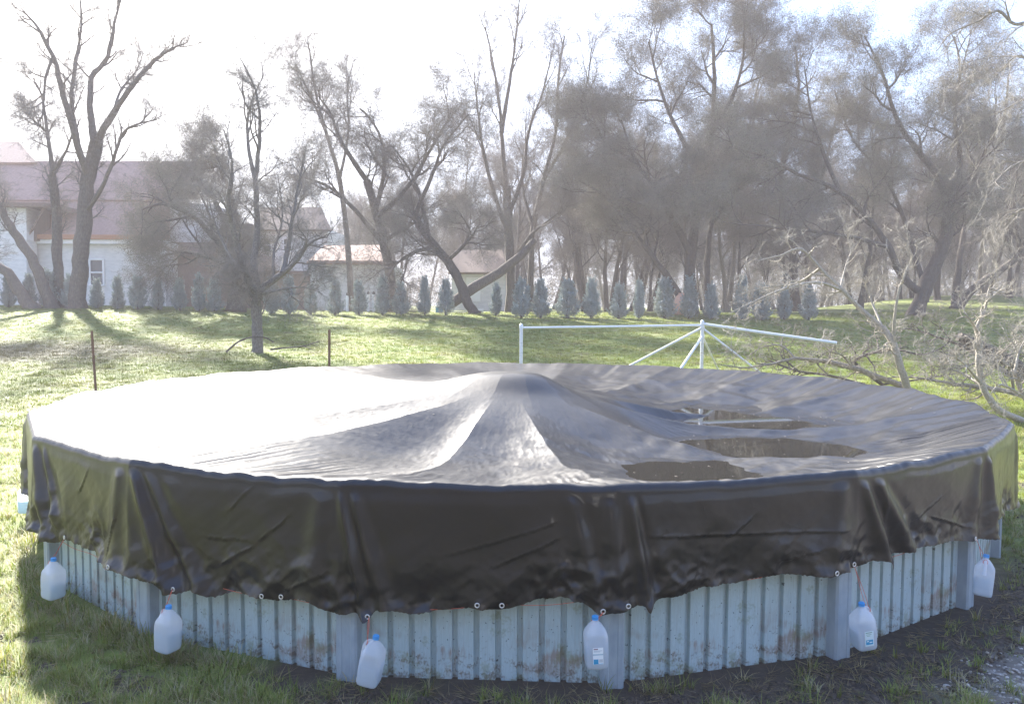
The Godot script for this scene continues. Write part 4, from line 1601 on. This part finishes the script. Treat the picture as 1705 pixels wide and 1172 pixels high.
	traced_tree("bare_tree", "tall bare many-stemmed tree right of the leaning log", 46.0, [
		[10, 8, [850, 518, 0], [850, 440, 0], [846, 370, 0], [844, 310, 0]],
		[7, 2, [846, 370, 0], [838, 260, 0.2], [832, 180, 0.3], [822, 110, 0.3], [808, 45, 0.3]],
		[6, 1.8, [835, 220, 0.2], [848, 140, 0.8], [858, 70, 1.0], [866, -10, 1.2]],
		[6, 2, [847, 390, 0], [822, 320, -0.7], [805, 250, -1.0], [795, 180, -1.2], [790, 120, -1.2]],
		[6, 2, [846, 360, 0], [872, 290, -0.5], [880, 220, -0.8], [905, 150, -1.0], [918, 90, -1.2]],
		[5, 1.6, [850, 440, 0], [885, 390, -0.8], [910, 370, -1.2], [935, 350, -1.4]]], tree_spec(124, bare), "tree", g2)
	traced_tree("bare_tree", "bare tree with a straight trunk just right of the many-stemmed one", 47.0, [
		[7, 1.5, [884, 518, 0], [884, 440, 0], [888, 380, 0], [905, 300, 0.2], [925, 220, 0.3], [930, 130, 0.3], [940, 60, 0.4]],
		[5, 1.5, [888, 380, 0], [870, 310, 0.8], [872, 240, 1.0]], [5, 1.5, [905, 300, 0.2], [945, 230, -0.8], [975, 150, -1.0], [985, 80, -1.2]]], tree_spec(125, {"kids": [6, 5, 3], "length": [2.2, 1.2, 0.7], "thick": [0.045, 0.022, 0.012], "angle": [0.6, 0.65, 0.8], "sprays": 2, "size": 0.7, "leaves": 2, "leafy": 0.6, "leaf_size": 0.6, "wander": 0.2, "lift": [0.1, 0.06, 0.02]}), "tree", g2)

	traced_tree("oak_tree", "big oak with several trunks fanning out behind the pipe corner", 45.0, [
		[13, 2.5, [1152, 516, 0], [1150, 440, 0], [1160, 360, 0], [1172, 290, 0.2], [1185, 220, 0.3], [1190, 130, 0.3], [1185, 40, 0.2]],
		[10, 3, [1140, 512, 0.2], [1118, 470, -0.3], [1085, 425, -0.6], [1048, 375, -0.8], [1010, 330, -1.0], [965, 300, -1.2]],
		[11, 3, [1152, 425, 0], [1122, 370, -0.6], [1090, 310, -1.0], [1060, 270, -1.2], [1035, 200, -1.4]],
		[9, 2.5, [1180, 514, 0.3], [1178, 440, 0.5], [1186, 370, 0.6], [1205, 310, 0.8], [1240, 240, 1.0], [1270, 160, 1.2]],
		[7, 3, [1186, 370, 0.6], [1225, 320, 0.0], [1260, 285, -0.4], [1310, 270, -0.8]],
		[7, 3, [1172, 290, 0.2], [1130, 220, -0.6], [1100, 150, -0.9], [1080, 70, -1.0]],
		[6, 2, [1185, 220, 0.3], [1225, 150, -0.6], [1240, 70, -0.9], [1235, 0, -1.0]],
		[6, 2, [1060, 270, -1.2], [1010, 240, -1.8], [985, 190, -2.0]],
		[5, 2, [1085, 425, -0.6], [1070, 380, 0.6], [1040, 340, 1.0]],
		[5, 1.5, [1085, 310, -1.0], [1120, 290, -2.0], [1135, 320, -2.6]]], tree_spec(130, {"floor": 6.0, "kids": [7, 6, 4], "length": [2.9, 1.7, 1.0], "thick": [0.08, 0.035, 0.016], "angle": [0.8, 0.85, 0.9], "sprays": 2, "size": 0.85, "leaves": 9, "leafy": 0.9, "leaf_size": 0.95, "wander": 0.25, "lift": [0.06, 0.02, -0.03], "bark": M.bark_dark}), "tree", g2)
	traced_tree("oak_tree", "large spreading oak with crooked trunk behind the dead branches", 43.0, [
		[15, 11, [1524, 512, 0], [1545, 470, 0], [1566, 420, 0], [1580, 370, 0], [1578, 330, 0]],
		[10, 3, [1578, 340, 0], [1560, 290, -0.8], [1520, 240, -1.2], [1490, 190, -1.4], [1470, 120, -1.5], [1440, 60, -1.6]],
		[10, 4, [1535, 490, 0.2], [1500, 455, -0.4], [1480, 410, -0.8], [1450, 370, -1.0], [1400, 320, -1.2], [1330, 290, -1.4], [1270, 260, -1.6], [1215, 245, -1.8]],
		[8, 2.5, [1578, 330, 0], [1600, 270, 0.6], [1590, 200, 0.8], [1600, 120, 1.0], [1590, 60, 1.0]],
		[7, 2.5, [1540, 480, 0.2], [1520, 410, 0.6], [1500, 350, 0.8], [1470, 290, 1.0], [1420, 230, 1.2], [1390, 150, 1.3]],
		[6, 2, [1482, 412, -0.8], [1420, 395, -1.6], [1350, 385, -2.0], [1280, 378, -2.2], [1205, 370, -2.4]],
		[6, 2, [1578, 335, 0], [1620, 290, -0.6], [1650, 230, -0.9], [1660, 160, -1.0]],
		[6, 2, [1400, 320, -1.2], [1370, 250, -0.6], [1350, 180, -0.4], [1340, 110, -0.3]]], tree_spec(131, {"floor": 5.4, "kids": [7, 6, 4], "length": [2.7, 1.6, 0.95], "thick": [0.08, 0.035, 0.016], "angle": [0.8, 0.85, 0.9], "sprays": 2, "size": 0.8, "leaves": 9, "leafy": 0.85, "leaf_size": 0.9, "wander": 0.27, "lift": [0.05, 0.02, -0.03], "bark": M.bark_dark, "color": Color(0.115, 0.115, 0.075), "color2": Color(0.165, 0.16, 0.115)}), "tree", g2)
	traced_tree("oak_tree", "oak with trunk leaning right behind the large spreading oak", 47.0, [
		[10, 4, [1592, 508, 0], [1625, 478, 0], [1668, 450, 0], [1700, 420, 0], [1740, 360, 0]],
		[9, 4, [1590, 508, 0.4], [1598, 440, 0.8], [1608, 380, 1.2], [1640, 300, 1.4], [1670, 220, 1.6], [1680, 130, 1.8]],
		[6, 2, [1700, 420, 0], [1690, 340, -0.8], [1700, 250, -1.0]]], tree_spec(132, oak.merged({"leaf_size": 0.85, "floor": 5.5}, true)), "tree", g2)
	traced_tree("oak_tree", "oak standing between the two large oaks with a bare lower trunk", 52.0, [
		[9, 2, [1328, 512, 0], [1322, 450, 0], [1318, 390, 0], [1300, 320, 0.2], [1310, 240, 0.2], [1330, 160, 0.2], [1325, 80, 0.2]],
		[6, 2, [1318, 390, 0], [1360, 320, -0.8], [1380, 250, -1.0], [1400, 170, -1.2]],
		[6, 2, [1300, 320, 0.2], [1265, 260, 0.8], [1255, 180, 1.0], [1275, 100, 1.2]]], tree_spec(133, oak.merged({"leaf_size": 0.85, "floor": 5.5}, true)), "tree", g2)

	# the near tree out of the frame whose drooping twigs reach in from the right
	traced_tree("overhanging_tree", "pale drooping twigs reaching in at the right edge", 19.0, [
		[14, 12, [1905, 640, 0], [1900, 450, 0], [1890, 300, 0], [1880, 150, 0]],
		[7, 2, [1890, 300, 0], [1840, 190, 0], [1780, 150, -0.2], [1720, 160, -0.3], [1660, 190, -0.3]],
		[6, 1.6, [1880, 150, 0], [1800, 60, -0.3], [1720, 38, -0.5], [1690, 40, -0.6], [1662, 18, -0.6], [1630, 35, -0.6], [1585, 55, -0.5], [1560, 85, -0.5]],
		[5, 1.5, [1840, 190, 0], [1770, 140, 0.8], [1715, 100, 1.0], [1690, 95, 1.1], [1660, 125, 1.2]],
		[6, 2, [1895, 380, 0], [1830, 300, -0.5], [1770, 270, -0.8], [1700, 270, -0.9], [1650, 310, -1.0]],
		[5, 2, [1830, 300, -0.5], [1760, 330, 0.5], [1700, 350, 0.9], [1670, 380, 1.0]]],
		tree_spec(140, {"kids": [6, 4, 2], "length": [1.1, 0.8, 0.5], "thick": [0.02, 0.009, 0.005], "angle": [0.7, 0.7, 0.8], "lift": [-0.03, -0.14, -0.12], "sprays": 1, "size": 0.5, "droop": -0.7, "leaves": 0, "wander": 0.25, "bark": M.bark_pale, "twig": M.twig_pale, "spray": 1}), "tree")


func make_woods() -> void:
	var r := RandomNumberGenerator.new()
	r.seed = 4242
	var protos := []
	var kinds := [["thin_tree", "slender"], ["wood_tree", "twiggy"], ["wood_tree", "leafy"], ["thin_tree", "forked"]]
	for k in 6:
		var T := tree_spec(500 + k, {"kids": [8, 5, 3], "length": [2.6, 1.4, 0.8], "thick": [0.05, 0.025, 0.012], "angle": [0.75, 0.8, 0.8], "sprays": 2, "size": 1.0, "leaves": 2, "leafy": [0.12, 0.3, 0.45, 0.15, 0.5, 0.35][k], "leaf_size": 0.95, "floor": 4.5, "wander": 0.22, "bark": [M.bark, M.bark_dark, M.bark_dark, M.bark_pale, M.bark_dark, M.bark][k], "spray": 2, "color": Color(0.085, 0.08, 0.055), "color2": Color(0.125, 0.11, 0.08)})
		var tall: float = [10.5, 9.5, 9.0, 11.0, 8.5, 10.0][k]
		for s in [1, 2, 1, 2, 2, 1][k]:
			var lean := Vector3(T.rng.randf_range(-0.25, 0.25), 1.0, T.rng.randf_range(-0.2, 0.2))
			var line := bent_line(T.rng, Vector3(s * 0.15, -0.15, 0), lean, tall * (1.0 - 0.12 * s), 12, 0.09, 0.03)
			var rad := taper(line.size(), 0.17, 0.03)
			rad[0] *= 1.4
			T.geo.tube(line, rad, 7)
			branch_out(T, line, 0.17, 0.03, 0, 0.28)
		var label := ""
		var o := finish_tree("wood_tree", T, ["slender grey tree with sparse leaves in the wood behind the junipers", "twin-stemmed dark tree in the wood behind the junipers", "leafy single-stemmed tree in the wood behind the junipers", "pale twin-stemmed tree with few leaves in the wood", "densely leaved twin-stemmed tree in the wood behind the junipers", "grey single-stemmed tree with medium foliage in the wood"][k], "tree", "trees of the wood behind the field", Vector3.ZERO)
		protos.append(o)
	var spots := []
	for k in 92:
		var d := 50.0 + 42.0 * r.randf()
		var x := 862.0 + (1830.0 - 862.0) * ((k * 0.618034) - floorf(k * 0.618034))
		spots.append([x, d])
	for k in 14:
		spots.append([r.randf_range(420, 860), r.randf_range(66, 90)])
	for k in 5:
		spots.append([r.randf_range(-60, 90), r.randf_range(66, 80)])
	for k in spots.size():
		var o: Node3D
		if k < protos.size():
			o = protos[k]
		else:
			o = protos[r.randi() % protos.size()].duplicate()
			o.name = numbered("wood_tree")
			add_child(o)
		var at := px(spots[k][0], 515, spots[k][1])
		at.y = ground(at.x, at.z)
		o.position = at
		o.rotation.y = r.randf_range(0, TAU)
		var s := r.randf_range(0.75, 1.15)
		o.scale = Vector3(s, s * r.randf_range(0.9, 1.15), s)
	# the far brush that reads as one mass
	var places := []
	var tints := []
	for k in 9000:
		var x := r.randf_range(-62, 92)
		var d := r.randf_range(84, 112)
		var h := 9.0 * pow(r.randf(), 1.3) * (0.55 + 0.5 * noise.get_noise_2d(x * 0.25, 3.0) + 0.25 * noise.get_noise_2d(x * 1.1, 9.0)) * (1.0 if x > 2.0 else 0.55)
		places.append(spray_at(r, Vector3(x, ground(x, -d) + h, -d), (Vector3.UP + random_dir(r) * 0.9).normalized(), 1.7))
		tints.append(Color(0.10, 0.09, 0.065).lerp(Color(0.15, 0.125, 0.095), r.randf()))
	describe(scatter("far_brush", M.leaf_sprays[2], M.leaf, places, tints), "dense brown brush far behind the trees", "brush", "", "stuff")
	var sticks := []
	for k in 2400:
		var x := r.randf_range(4, 80)
		var d := r.randf_range(52, 84)
		sticks.append(spray_at(r, Vector3(x, ground(x, -d) + 4.5 * pow(r.randf(), 1.6), -d), (Vector3.UP * 1.2 + random_dir(r) * 0.8).normalized(), 1.5))
	describe(scatter("undergrowth", M.sprays[2], M.twig_pale, sticks, []), "tangled leafless undergrowth between the trunks of the wood", "undergrowth", "", "stuff")


func make_dead_branches() -> void:
	var crooked := {"kids": [7, 5], "length": [0.55, 0.3], "thick": [0.022, 0.011], "angle": [0.8, 0.9], "lift": [0.05, 0.02], "wander": 0.55, "sprays": 1, "size": 0.24, "leaves": 0, "bark": M.dead_wood, "twig": M.twig_pale, "spray": 3}
	var g := "dead branches heaped behind the pool at the right"
	var b := func(label: String, seed_: int, d: float, limbs: Array, more := {}) -> void:
		var T := tree_spec(seed_, crooked)
		T.merge(more, true)
		traced_tree("dead_branch", label, d, limbs, T, "branch", g, false)
	b.call("tall forked dead branch arching left over the junipers", 201, 15.0, [
		[8, 6.5, [1530, 690, 0.2], [1506, 630, 0], [1490, 575, 0], [1470, 545, 0.1]],
		[6.5, 1.5, [1472, 548, 0.1], [1430, 510, 0.2], [1400, 480, 0.2], [1365, 445, 0.3], [1335, 415, 0.3], [1300, 425, 0.2], [1262, 435, 0.1]],
		[4, 1.0, [1400, 482, 0.2], [1360, 470, -0.2], [1310, 480, -0.4], [1260, 500, -0.5], [1215, 522, -0.6]],
		[3.5, 0.9, [1365, 447, 0.3], [1330, 470, 0.8], [1280, 478, 1.0], [1235, 490, 1.2]],
		[4.5, 1.2, [1490, 575, 0], [1490, 530, -0.2], [1496, 490, -0.3], [1510, 450, -0.3], [1520, 425, -0.2], [1500, 395, -0.2]],
		[3.5, 1.0, [1470, 545, 0.1], [1455, 510, 0.5], [1445, 480, 0.6], [1440, 465, 0.6]],
		[2.5, 0.8, [1400, 480, 0.2], [1410, 440, 0.4], [1420, 410, 0.5], [1412, 385, 0.5]]])
	b.call("upright dead branch with bare side twigs near the right edge", 202, 14.2, [
		[7, 6, [1720, 705, 0.2], [1668, 685, 0], [1640, 650, 0], [1630, 610, 0], [1632, 570, 0]],
		[6, 1.5, [1632, 575, 0], [1628, 545, 0.1], [1640, 520, 0.1], [1645, 495, 0.1], [1652, 480, 0.1], [1690, 505, 0]],
		[4, 1.2, [1630, 555, 0.1], [1615, 530, -0.2], [1606, 520, -0.2]],
		[4, 1.2, [1636, 640, 0], [1600, 600, -0.5], [1575, 590, -0.6]]])
	b.call("long dead limb lying along the rim of the pool cover", 203, 15.6, [
		[6.5, 5, [1530, 655, 0], [1470, 630, 0], [1420, 612, 0.1], [1370, 601, 0.1]],
		[5, 1.2, [1370, 601, 0.1], [1325, 597, 0], [1280, 607, 0], [1235, 612, 0], [1190, 605, 0.1]],
		[3, 0.8, [1325, 597, 0], [1300, 575, 0.3], [1265, 580, 0.4], [1240, 600, 0.5]],
		[3, 0.8, [1420, 612, 0.1], [1400, 590, -0.3], [1370, 585, -0.4]]], {"bark": M.bark_pale})
	b.call("dark curved dead branch in the middle of the heap", 204, 16.2, [
		[4, 3, [1470, 640, 0], [1432, 612, 0], [1425, 600, 0], [1450, 588, 0], [1490, 580, 0]],
		[3, 1, [1490, 580, 0], [1540, 590, 0.3], [1580, 570, 0.5], [1570, 550, 0.5], [1550, 535, 0.5]],
		[3, 1, [1470, 640, 0], [1530, 632, 0.2], [1590, 622, 0.3], [1650, 615, 0.3]]], {"bark": M.bark_dark, "twig": M.twig})
	b.call("fallen branch with a fan of thin twigs below the upright branch", 205, 15.2, [
		[6, 4, [1740, 670, 0], [1690, 655, 0], [1640, 645, 0.2], [1590, 640, 0.3]],
		[4, 1, [1590, 640, 0.3], [1550, 632, 0.2], [1500, 628, 0.1], [1450, 632, 0]],
		[4, 1, [1690, 655, 0], [1680, 610, -0.4], [1660, 590, -0.5], [1700, 580, -0.6]],
		[4, 1, [1640, 645, 0.2], [1600, 620, 0.8], [1560, 610, 1.0], [1530, 590, 1.2]]], {"kids": [8, 5], "bark": M.bark_pale})
	b.call("dead branch crossing at the right edge above the gravel", 206, 13.2, [
		[5, 4, [1790, 760, 0], [1740, 700, 0], [1705, 660, 0], [1690, 620, 0]],
		[4, 1, [1690, 620, 0], [1700, 580, 0.2], [1720, 545, 0.3]],
		[4, 1, [1705, 660, 0], [1668, 640, -0.3], [1650, 655, -0.4]]])
	b.call("grey dead branch sprawling behind the upright branch", 207, 16.8, [
		[6, 4, [1720, 640, 0], [1670, 615, 0], [1640, 595, 0], [1600, 575, 0]],
		[4, 1, [1600, 575, 0], [1560, 560, 0.2], [1520, 548, 0.3], [1490, 550, 0.4]],
		[4, 1, [1670, 615, 0], [1690, 580, 0.6], [1720, 560, 0.8]],
		[4, 1, [1640, 595, 0], [1610, 610, -0.6], [1560, 615, -0.8]]], {"kids": [8, 5], "bark": M.bark})
	b.call("thin dead branch lying low beside the pipe braces", 208, 17.0, [
		[3, 2, [1440, 640, 0], [1380, 625, 0], [1330, 618, 0], [1280, 600, 0]],
		[2.5, 0.8, [1330, 618, 0], [1300, 590, 0.2], [1320, 570, 0.3]],
		[2.5, 0.8, [1380, 625, 0], [1360, 600, -0.3], [1390, 580, -0.4]]], {"bark": M.bark, "twig": M.twig})
	# a sawn log in the heap and the leaning log by the houses
	var lg := Geo.new()
	lg.tube(PackedVector3Array([px(1598, 560, 16.9), px(1640, 580, 16.9), px(1690, 606, 16.8), px(1730, 640, 16.6)]), PackedFloat32Array([0.10, 0.13, 0.14, 0.15]), 12, true)
	describe(put("sawn_log", lg.mesh(), M.bark_dark), "dark sawn log lying in the heap of dead branches", "log")
	var lean := Geo.new()
	lean.tube(PackedVector3Array([px(748, 508, 44.5), px(790, 478, 44.5), px(830, 455, 44.5), px(868, 425, 44.7), px(890, 400, 45)]), PackedFloat32Array([0.30, 0.32, 0.28, 0.24, 0.18]), 10, true)
	describe(put("leaning_log", lean.mesh(), M.bark), "thick log leaning at an angle behind the junipers", "log")
	# thin fallen twig by the small tree
	var T := tree_spec(220, {"kids": [5], "length": [0.5], "thick": [0.01], "angle": [0.7], "lift": [0.05], "wander": 0.3, "sprays": 1, "size": 0.2, "leaves": 0, "bark": M.bark_dark, "spray": 1})
	traced_tree("fallen_twig", "thin fallen branch on the grass right of the small tree", 23.6, [[2, 0.8, [450, 582, 0], [475, 579, 0], [505, 576, 0], [530, 568, 0.2]]], T, "branch", "", false)
	var T2 := tree_spec(221, {"kids": [3], "length": [0.4], "thick": [0.01], "angle": [0.7], "lift": [0.0], "wander": 0.3, "sprays": 0, "leaves": 0, "bark": M.bark_dark, "spray": 1})
	traced_tree("fallen_twig", "bent twig propped against the trunk of the small tree", 24.2, [[2, 1, [376, 586, 0], [395, 570, 0], [415, 562, 0], [440, 562, 0], [455, 570, 0]]], T2, "branch", "", false)


func make_small_things() -> void:
	var posts := [[578, 492, 512], [613, 490, 513], [622, 490, 513], [632, 488, 513]]
	for k in posts.size():
		var q: Array = posts[k]
		var o := thing("garden_post", ["white garden post with dark tip left of the pair", "left one of the close pair of white garden posts", "right one of the close pair of white garden posts", "white garden post with dark tip right of the pair"][k], "post", "short white posts before the low white house")
		var d := 46.0
		var a := px(q[0], q[2], d)
		var g := Geo.new()
		var y0 := ground(a.x, a.z) - 0.05
		var y1 := px(q[0], q[1], d).y
		g.lathe(Vector3(a.x, 0, a.z), PackedVector2Array([Vector2(0.09, y0), Vector2(0.09, y1 - 0.12), Vector2(0.06, y1)]), 10)
		put("shaft", g.mesh(), M.trim, o)
		var c := Geo.new()
		c.lathe(Vector3(a.x, y1, a.z), PackedVector2Array([Vector2(0.06, 0.0), Vector2(0.075, 0.05), Vector2(0.05, 0.16), Vector2(0.0, 0.2)]), 10)
		put("tip", c.mesh(), M.black_plastic, o)
	var pt := px(1128, 520, 43.6)
	var y := ground(pt.x, pt.z) - 0.1
	var pot := Geo.new()
	pot.lathe(Vector3(pt.x + 0.3, y, pt.z), PackedVector2Array([Vector2(0.32, 0.0), Vector2(0.45, 0.2), Vector2(0.55, 0.55), Vector2(0.50, 0.9), Vector2(0.36, 1.15), Vector2(0.24, 1.25), Vector2(0.26, 1.32), Vector2(0.20, 1.32), Vector2(0.18, 1.2)]), 24)
	describe(put("clay_urn", pot.mesh(), M.terracotta), "big round peach-coloured clay urn half hidden behind a juniper", "urn")
	var bn := thing("storage_bin", "small blue storage bin between the junipers by the leaning log", "bin")
	slab(bn, "tub", M.bin, 725, 512, 737, 522, 45.0, 0.4)
	slab(bn, "lid", M.trim, 724, 509.5, 738, 512, 44.95, 0.5)
	var pl := thing("plank_stack", "pale boards lying low between the junipers by the leaning log", "boards")
	for k in 3:
		var a := px(752 + k * 3, 519 - k * 3, 45.5)
		var g := Geo.new()
		g.box(Vector3(a.x + 0.9, ground(a.x, a.z) + 0.05 + k * 0.075, a.z), Vector3(1.9 - k * 0.2, 0.06, 0.25), Basis(Vector3.UP, 0.05 * k))
		put("board", g.mesh(), M.trim, pl)


# ------------------------------------------------------------------ everything
func _ready() -> void:
	var cam := Camera3D.new()
	cam.name = "camera"
	cam.position = EYE
	cam.basis = Basis(Vector3.RIGHT, -PITCH) * Basis(Vector3.BACK, ROLL)
	cam.fov = 2.0 * rad_to_deg(atan(586.0 / FOCAL))
	cam.near = 0.05
	cam.far = 2000.0
	add_child(cam)
	cam.current = true

	var sky := ProceduralSkyMaterial.new()
	sky.sky_top_color = lin(0.19, 0.36, 0.80)
	sky.sky_horizon_color = lin(0.64, 0.80, 1.0)
	sky.sky_curve = 0.22
	sky.ground_bottom_color = lin(0.12, 0.13, 0.09)
	sky.ground_horizon_color = lin(0.5, 0.52, 0.5)
	sky.energy_multiplier = 0.42
	sky.sun_angle_max = 75.0
	sky.sun_curve = 0.42
	var env := Environment.new()
	env.background_mode = Environment.BG_SKY
	env.sky = Sky.new()
	env.sky.sky_material = sky
	env.tonemap_mode = Environment.TONE_MAPPER_LINEAR
	env.tonemap_exposure = 5.8
	env.sdfgi_enabled = true
	env.ssao_enabled = true
	env.ssil_enabled = true
	env.fog_enabled = true
	env.fog_density = 0.0022
	env.fog_light_color = Color(1.0, 0.96, 0.94)
	var we := WorldEnvironment.new()
	we.name = "environment"
	we.environment = env
	add_child(we)

	var sun := DirectionalLight3D.new()
	sun.name = "sun"
	sun.light_energy = 1.6
	sun.light_color = Color(1.0, 0.975, 0.94)
	sun.light_angular_distance = 2.0
	sun.shadow_enabled = true
	add_child(sun)
	# the sun stands ahead and to the left, well above the trees
	var az := deg_to_rad(30.0)
	var el := deg_to_rad(30.5)
	var to_sun := Vector3(-sin(az) * cos(el), sin(el), -cos(az) * cos(el))
	sun.look_at_from_position(to_sun * 50.0, Vector3.ZERO)

	noise.seed = 11
	noise.frequency = 1.0
	noise.fractal_octaves = 3
	fine.seed = 21
	fine.frequency = 1.0
	fine.fractal_type = FastNoiseLite.FRACTAL_RIDGED
	fine.fractal_octaves = 2
	cell.seed = 31
	cell.frequency = 1.0
	cell.noise_type = FastNoiseLite.TYPE_CELLULAR
	cell.cellular_return_type = FastNoiseLite.RETURN_DISTANCE
	cell.fractal_type = FastNoiseLite.FRACTAL_NONE
	cell.domain_warp_enabled = true
	cell.domain_warp_amplitude = 0.3
	cell.domain_warp_frequency = 0.8

	make_materials()
	make_tables()
	make_ground()
	make_sprays()
	make_houses()
	make_added_house()
	make_pool()
	var cover := make_cover()
	var ring := ring_mesh(0.012, 0.0035)
	for q in [[-41.1, 0.496], [-31.7, 0.492], [-25.3, 0.43], [-17.9, 0.466], [-16.5, 0.465], [-9.9, 0.43], [-2.8, 0.505], [-1.2, 0.50], [5.2, 0.502], [6.8, 0.527], [22.0, 0.60], [24.1, 0.615], [39.4, 0.585], [73.0, 0.52], [-72.0, 0.5]]:
		var o := put("grommet", ring, M.grommet, cover)
		var y: float = maxf(q[1], hem(q[0]) + 0.02)
		var p := side_point(q[0], y)
		o.position = p - POOL + (around(q[0], 1.0, 0) - POOL) * 0.008
		o.basis = Basis(Vector3.UP, deg_to_rad(q[0])) * Basis(Vector3.RIGHT, PI * 0.5)
	var lace := Geo.new()
	var line := PackedVector3Array()
	for k in 400:
		var deg := lerpf(-46.0, 48.0, k / 399.0)
		line.append(around(deg, rim_radius(deg) + 0.02, lerpf(0.455, 0.6, smoothstep(-12.0, 20.0, deg)) - 0.008 * sin(deg * 0.9)) - POOL)
	lace.tube(line, taper(400, 0.0016, 0.0016), 5)
	put("lacing_cord", lace.mesh(), M.cord, cover)
	puddle("dark rain puddle nearest the front rim of the cover", 8.0, 43.0, 0.3, 0.98, -0.372)
	puddle("narrow middle rain puddle on the right half of the cover", 43.0, 78.0, 0.3, 0.98, -0.372)
	puddle("rearmost dark rain puddle on the right half of the cover", 78.0, 128.0, 0.25, 0.98, -0.35)

	make_jug("bright water jug at the far left behind the pool edge", -72.0, 0.12, 90.0, 0.0, 0.12, -72.0, 0.50)
	make_jug("sunlit water jug hanging at the left end of the wall", -38.0, 0.195, 10.0, -4.0, 0.10, -41.1, 0.50)
	make_jug("half full water jug hanging beside the left corner upright", -24.2, 0.118, 0.0, -3.0, 0.115, -25.3, 0.43)
	make_jug("tilted half full water jug, lowest of the front jugs", -9.35, 0.11, 0.0, -10.0, 0.10, -9.8, 0.43)
	make_jug("upright water jug with blue and white paper label at front", 4.6, 0.24, -90.0, 2.0, 0.12, 5.2, 0.50, 1, 0)
	make_jug("water jug with blue print right of the tall upright", 23.5, 0.17, 165.0, 6.0, 0.11, 24.1, 0.61, 2, 1)
	make_jug("leaning water jug at the right end of the wall", 37.6, 0.25, 20.0, -10.0, 0.11, 39.4, 0.58)
	make_jug("water jug peeping out at the far right behind the sheet", 73.0, 0.18, 90.0, 0.0, 0.12, 73.0, 0.52)

	make_litter()
	make_fence()
	make_junipers()
	make_trees()
	make_dead_branches()
	make_woods()
	make_small_things()
	make_grass()
	print("nodes ", get_child_count())
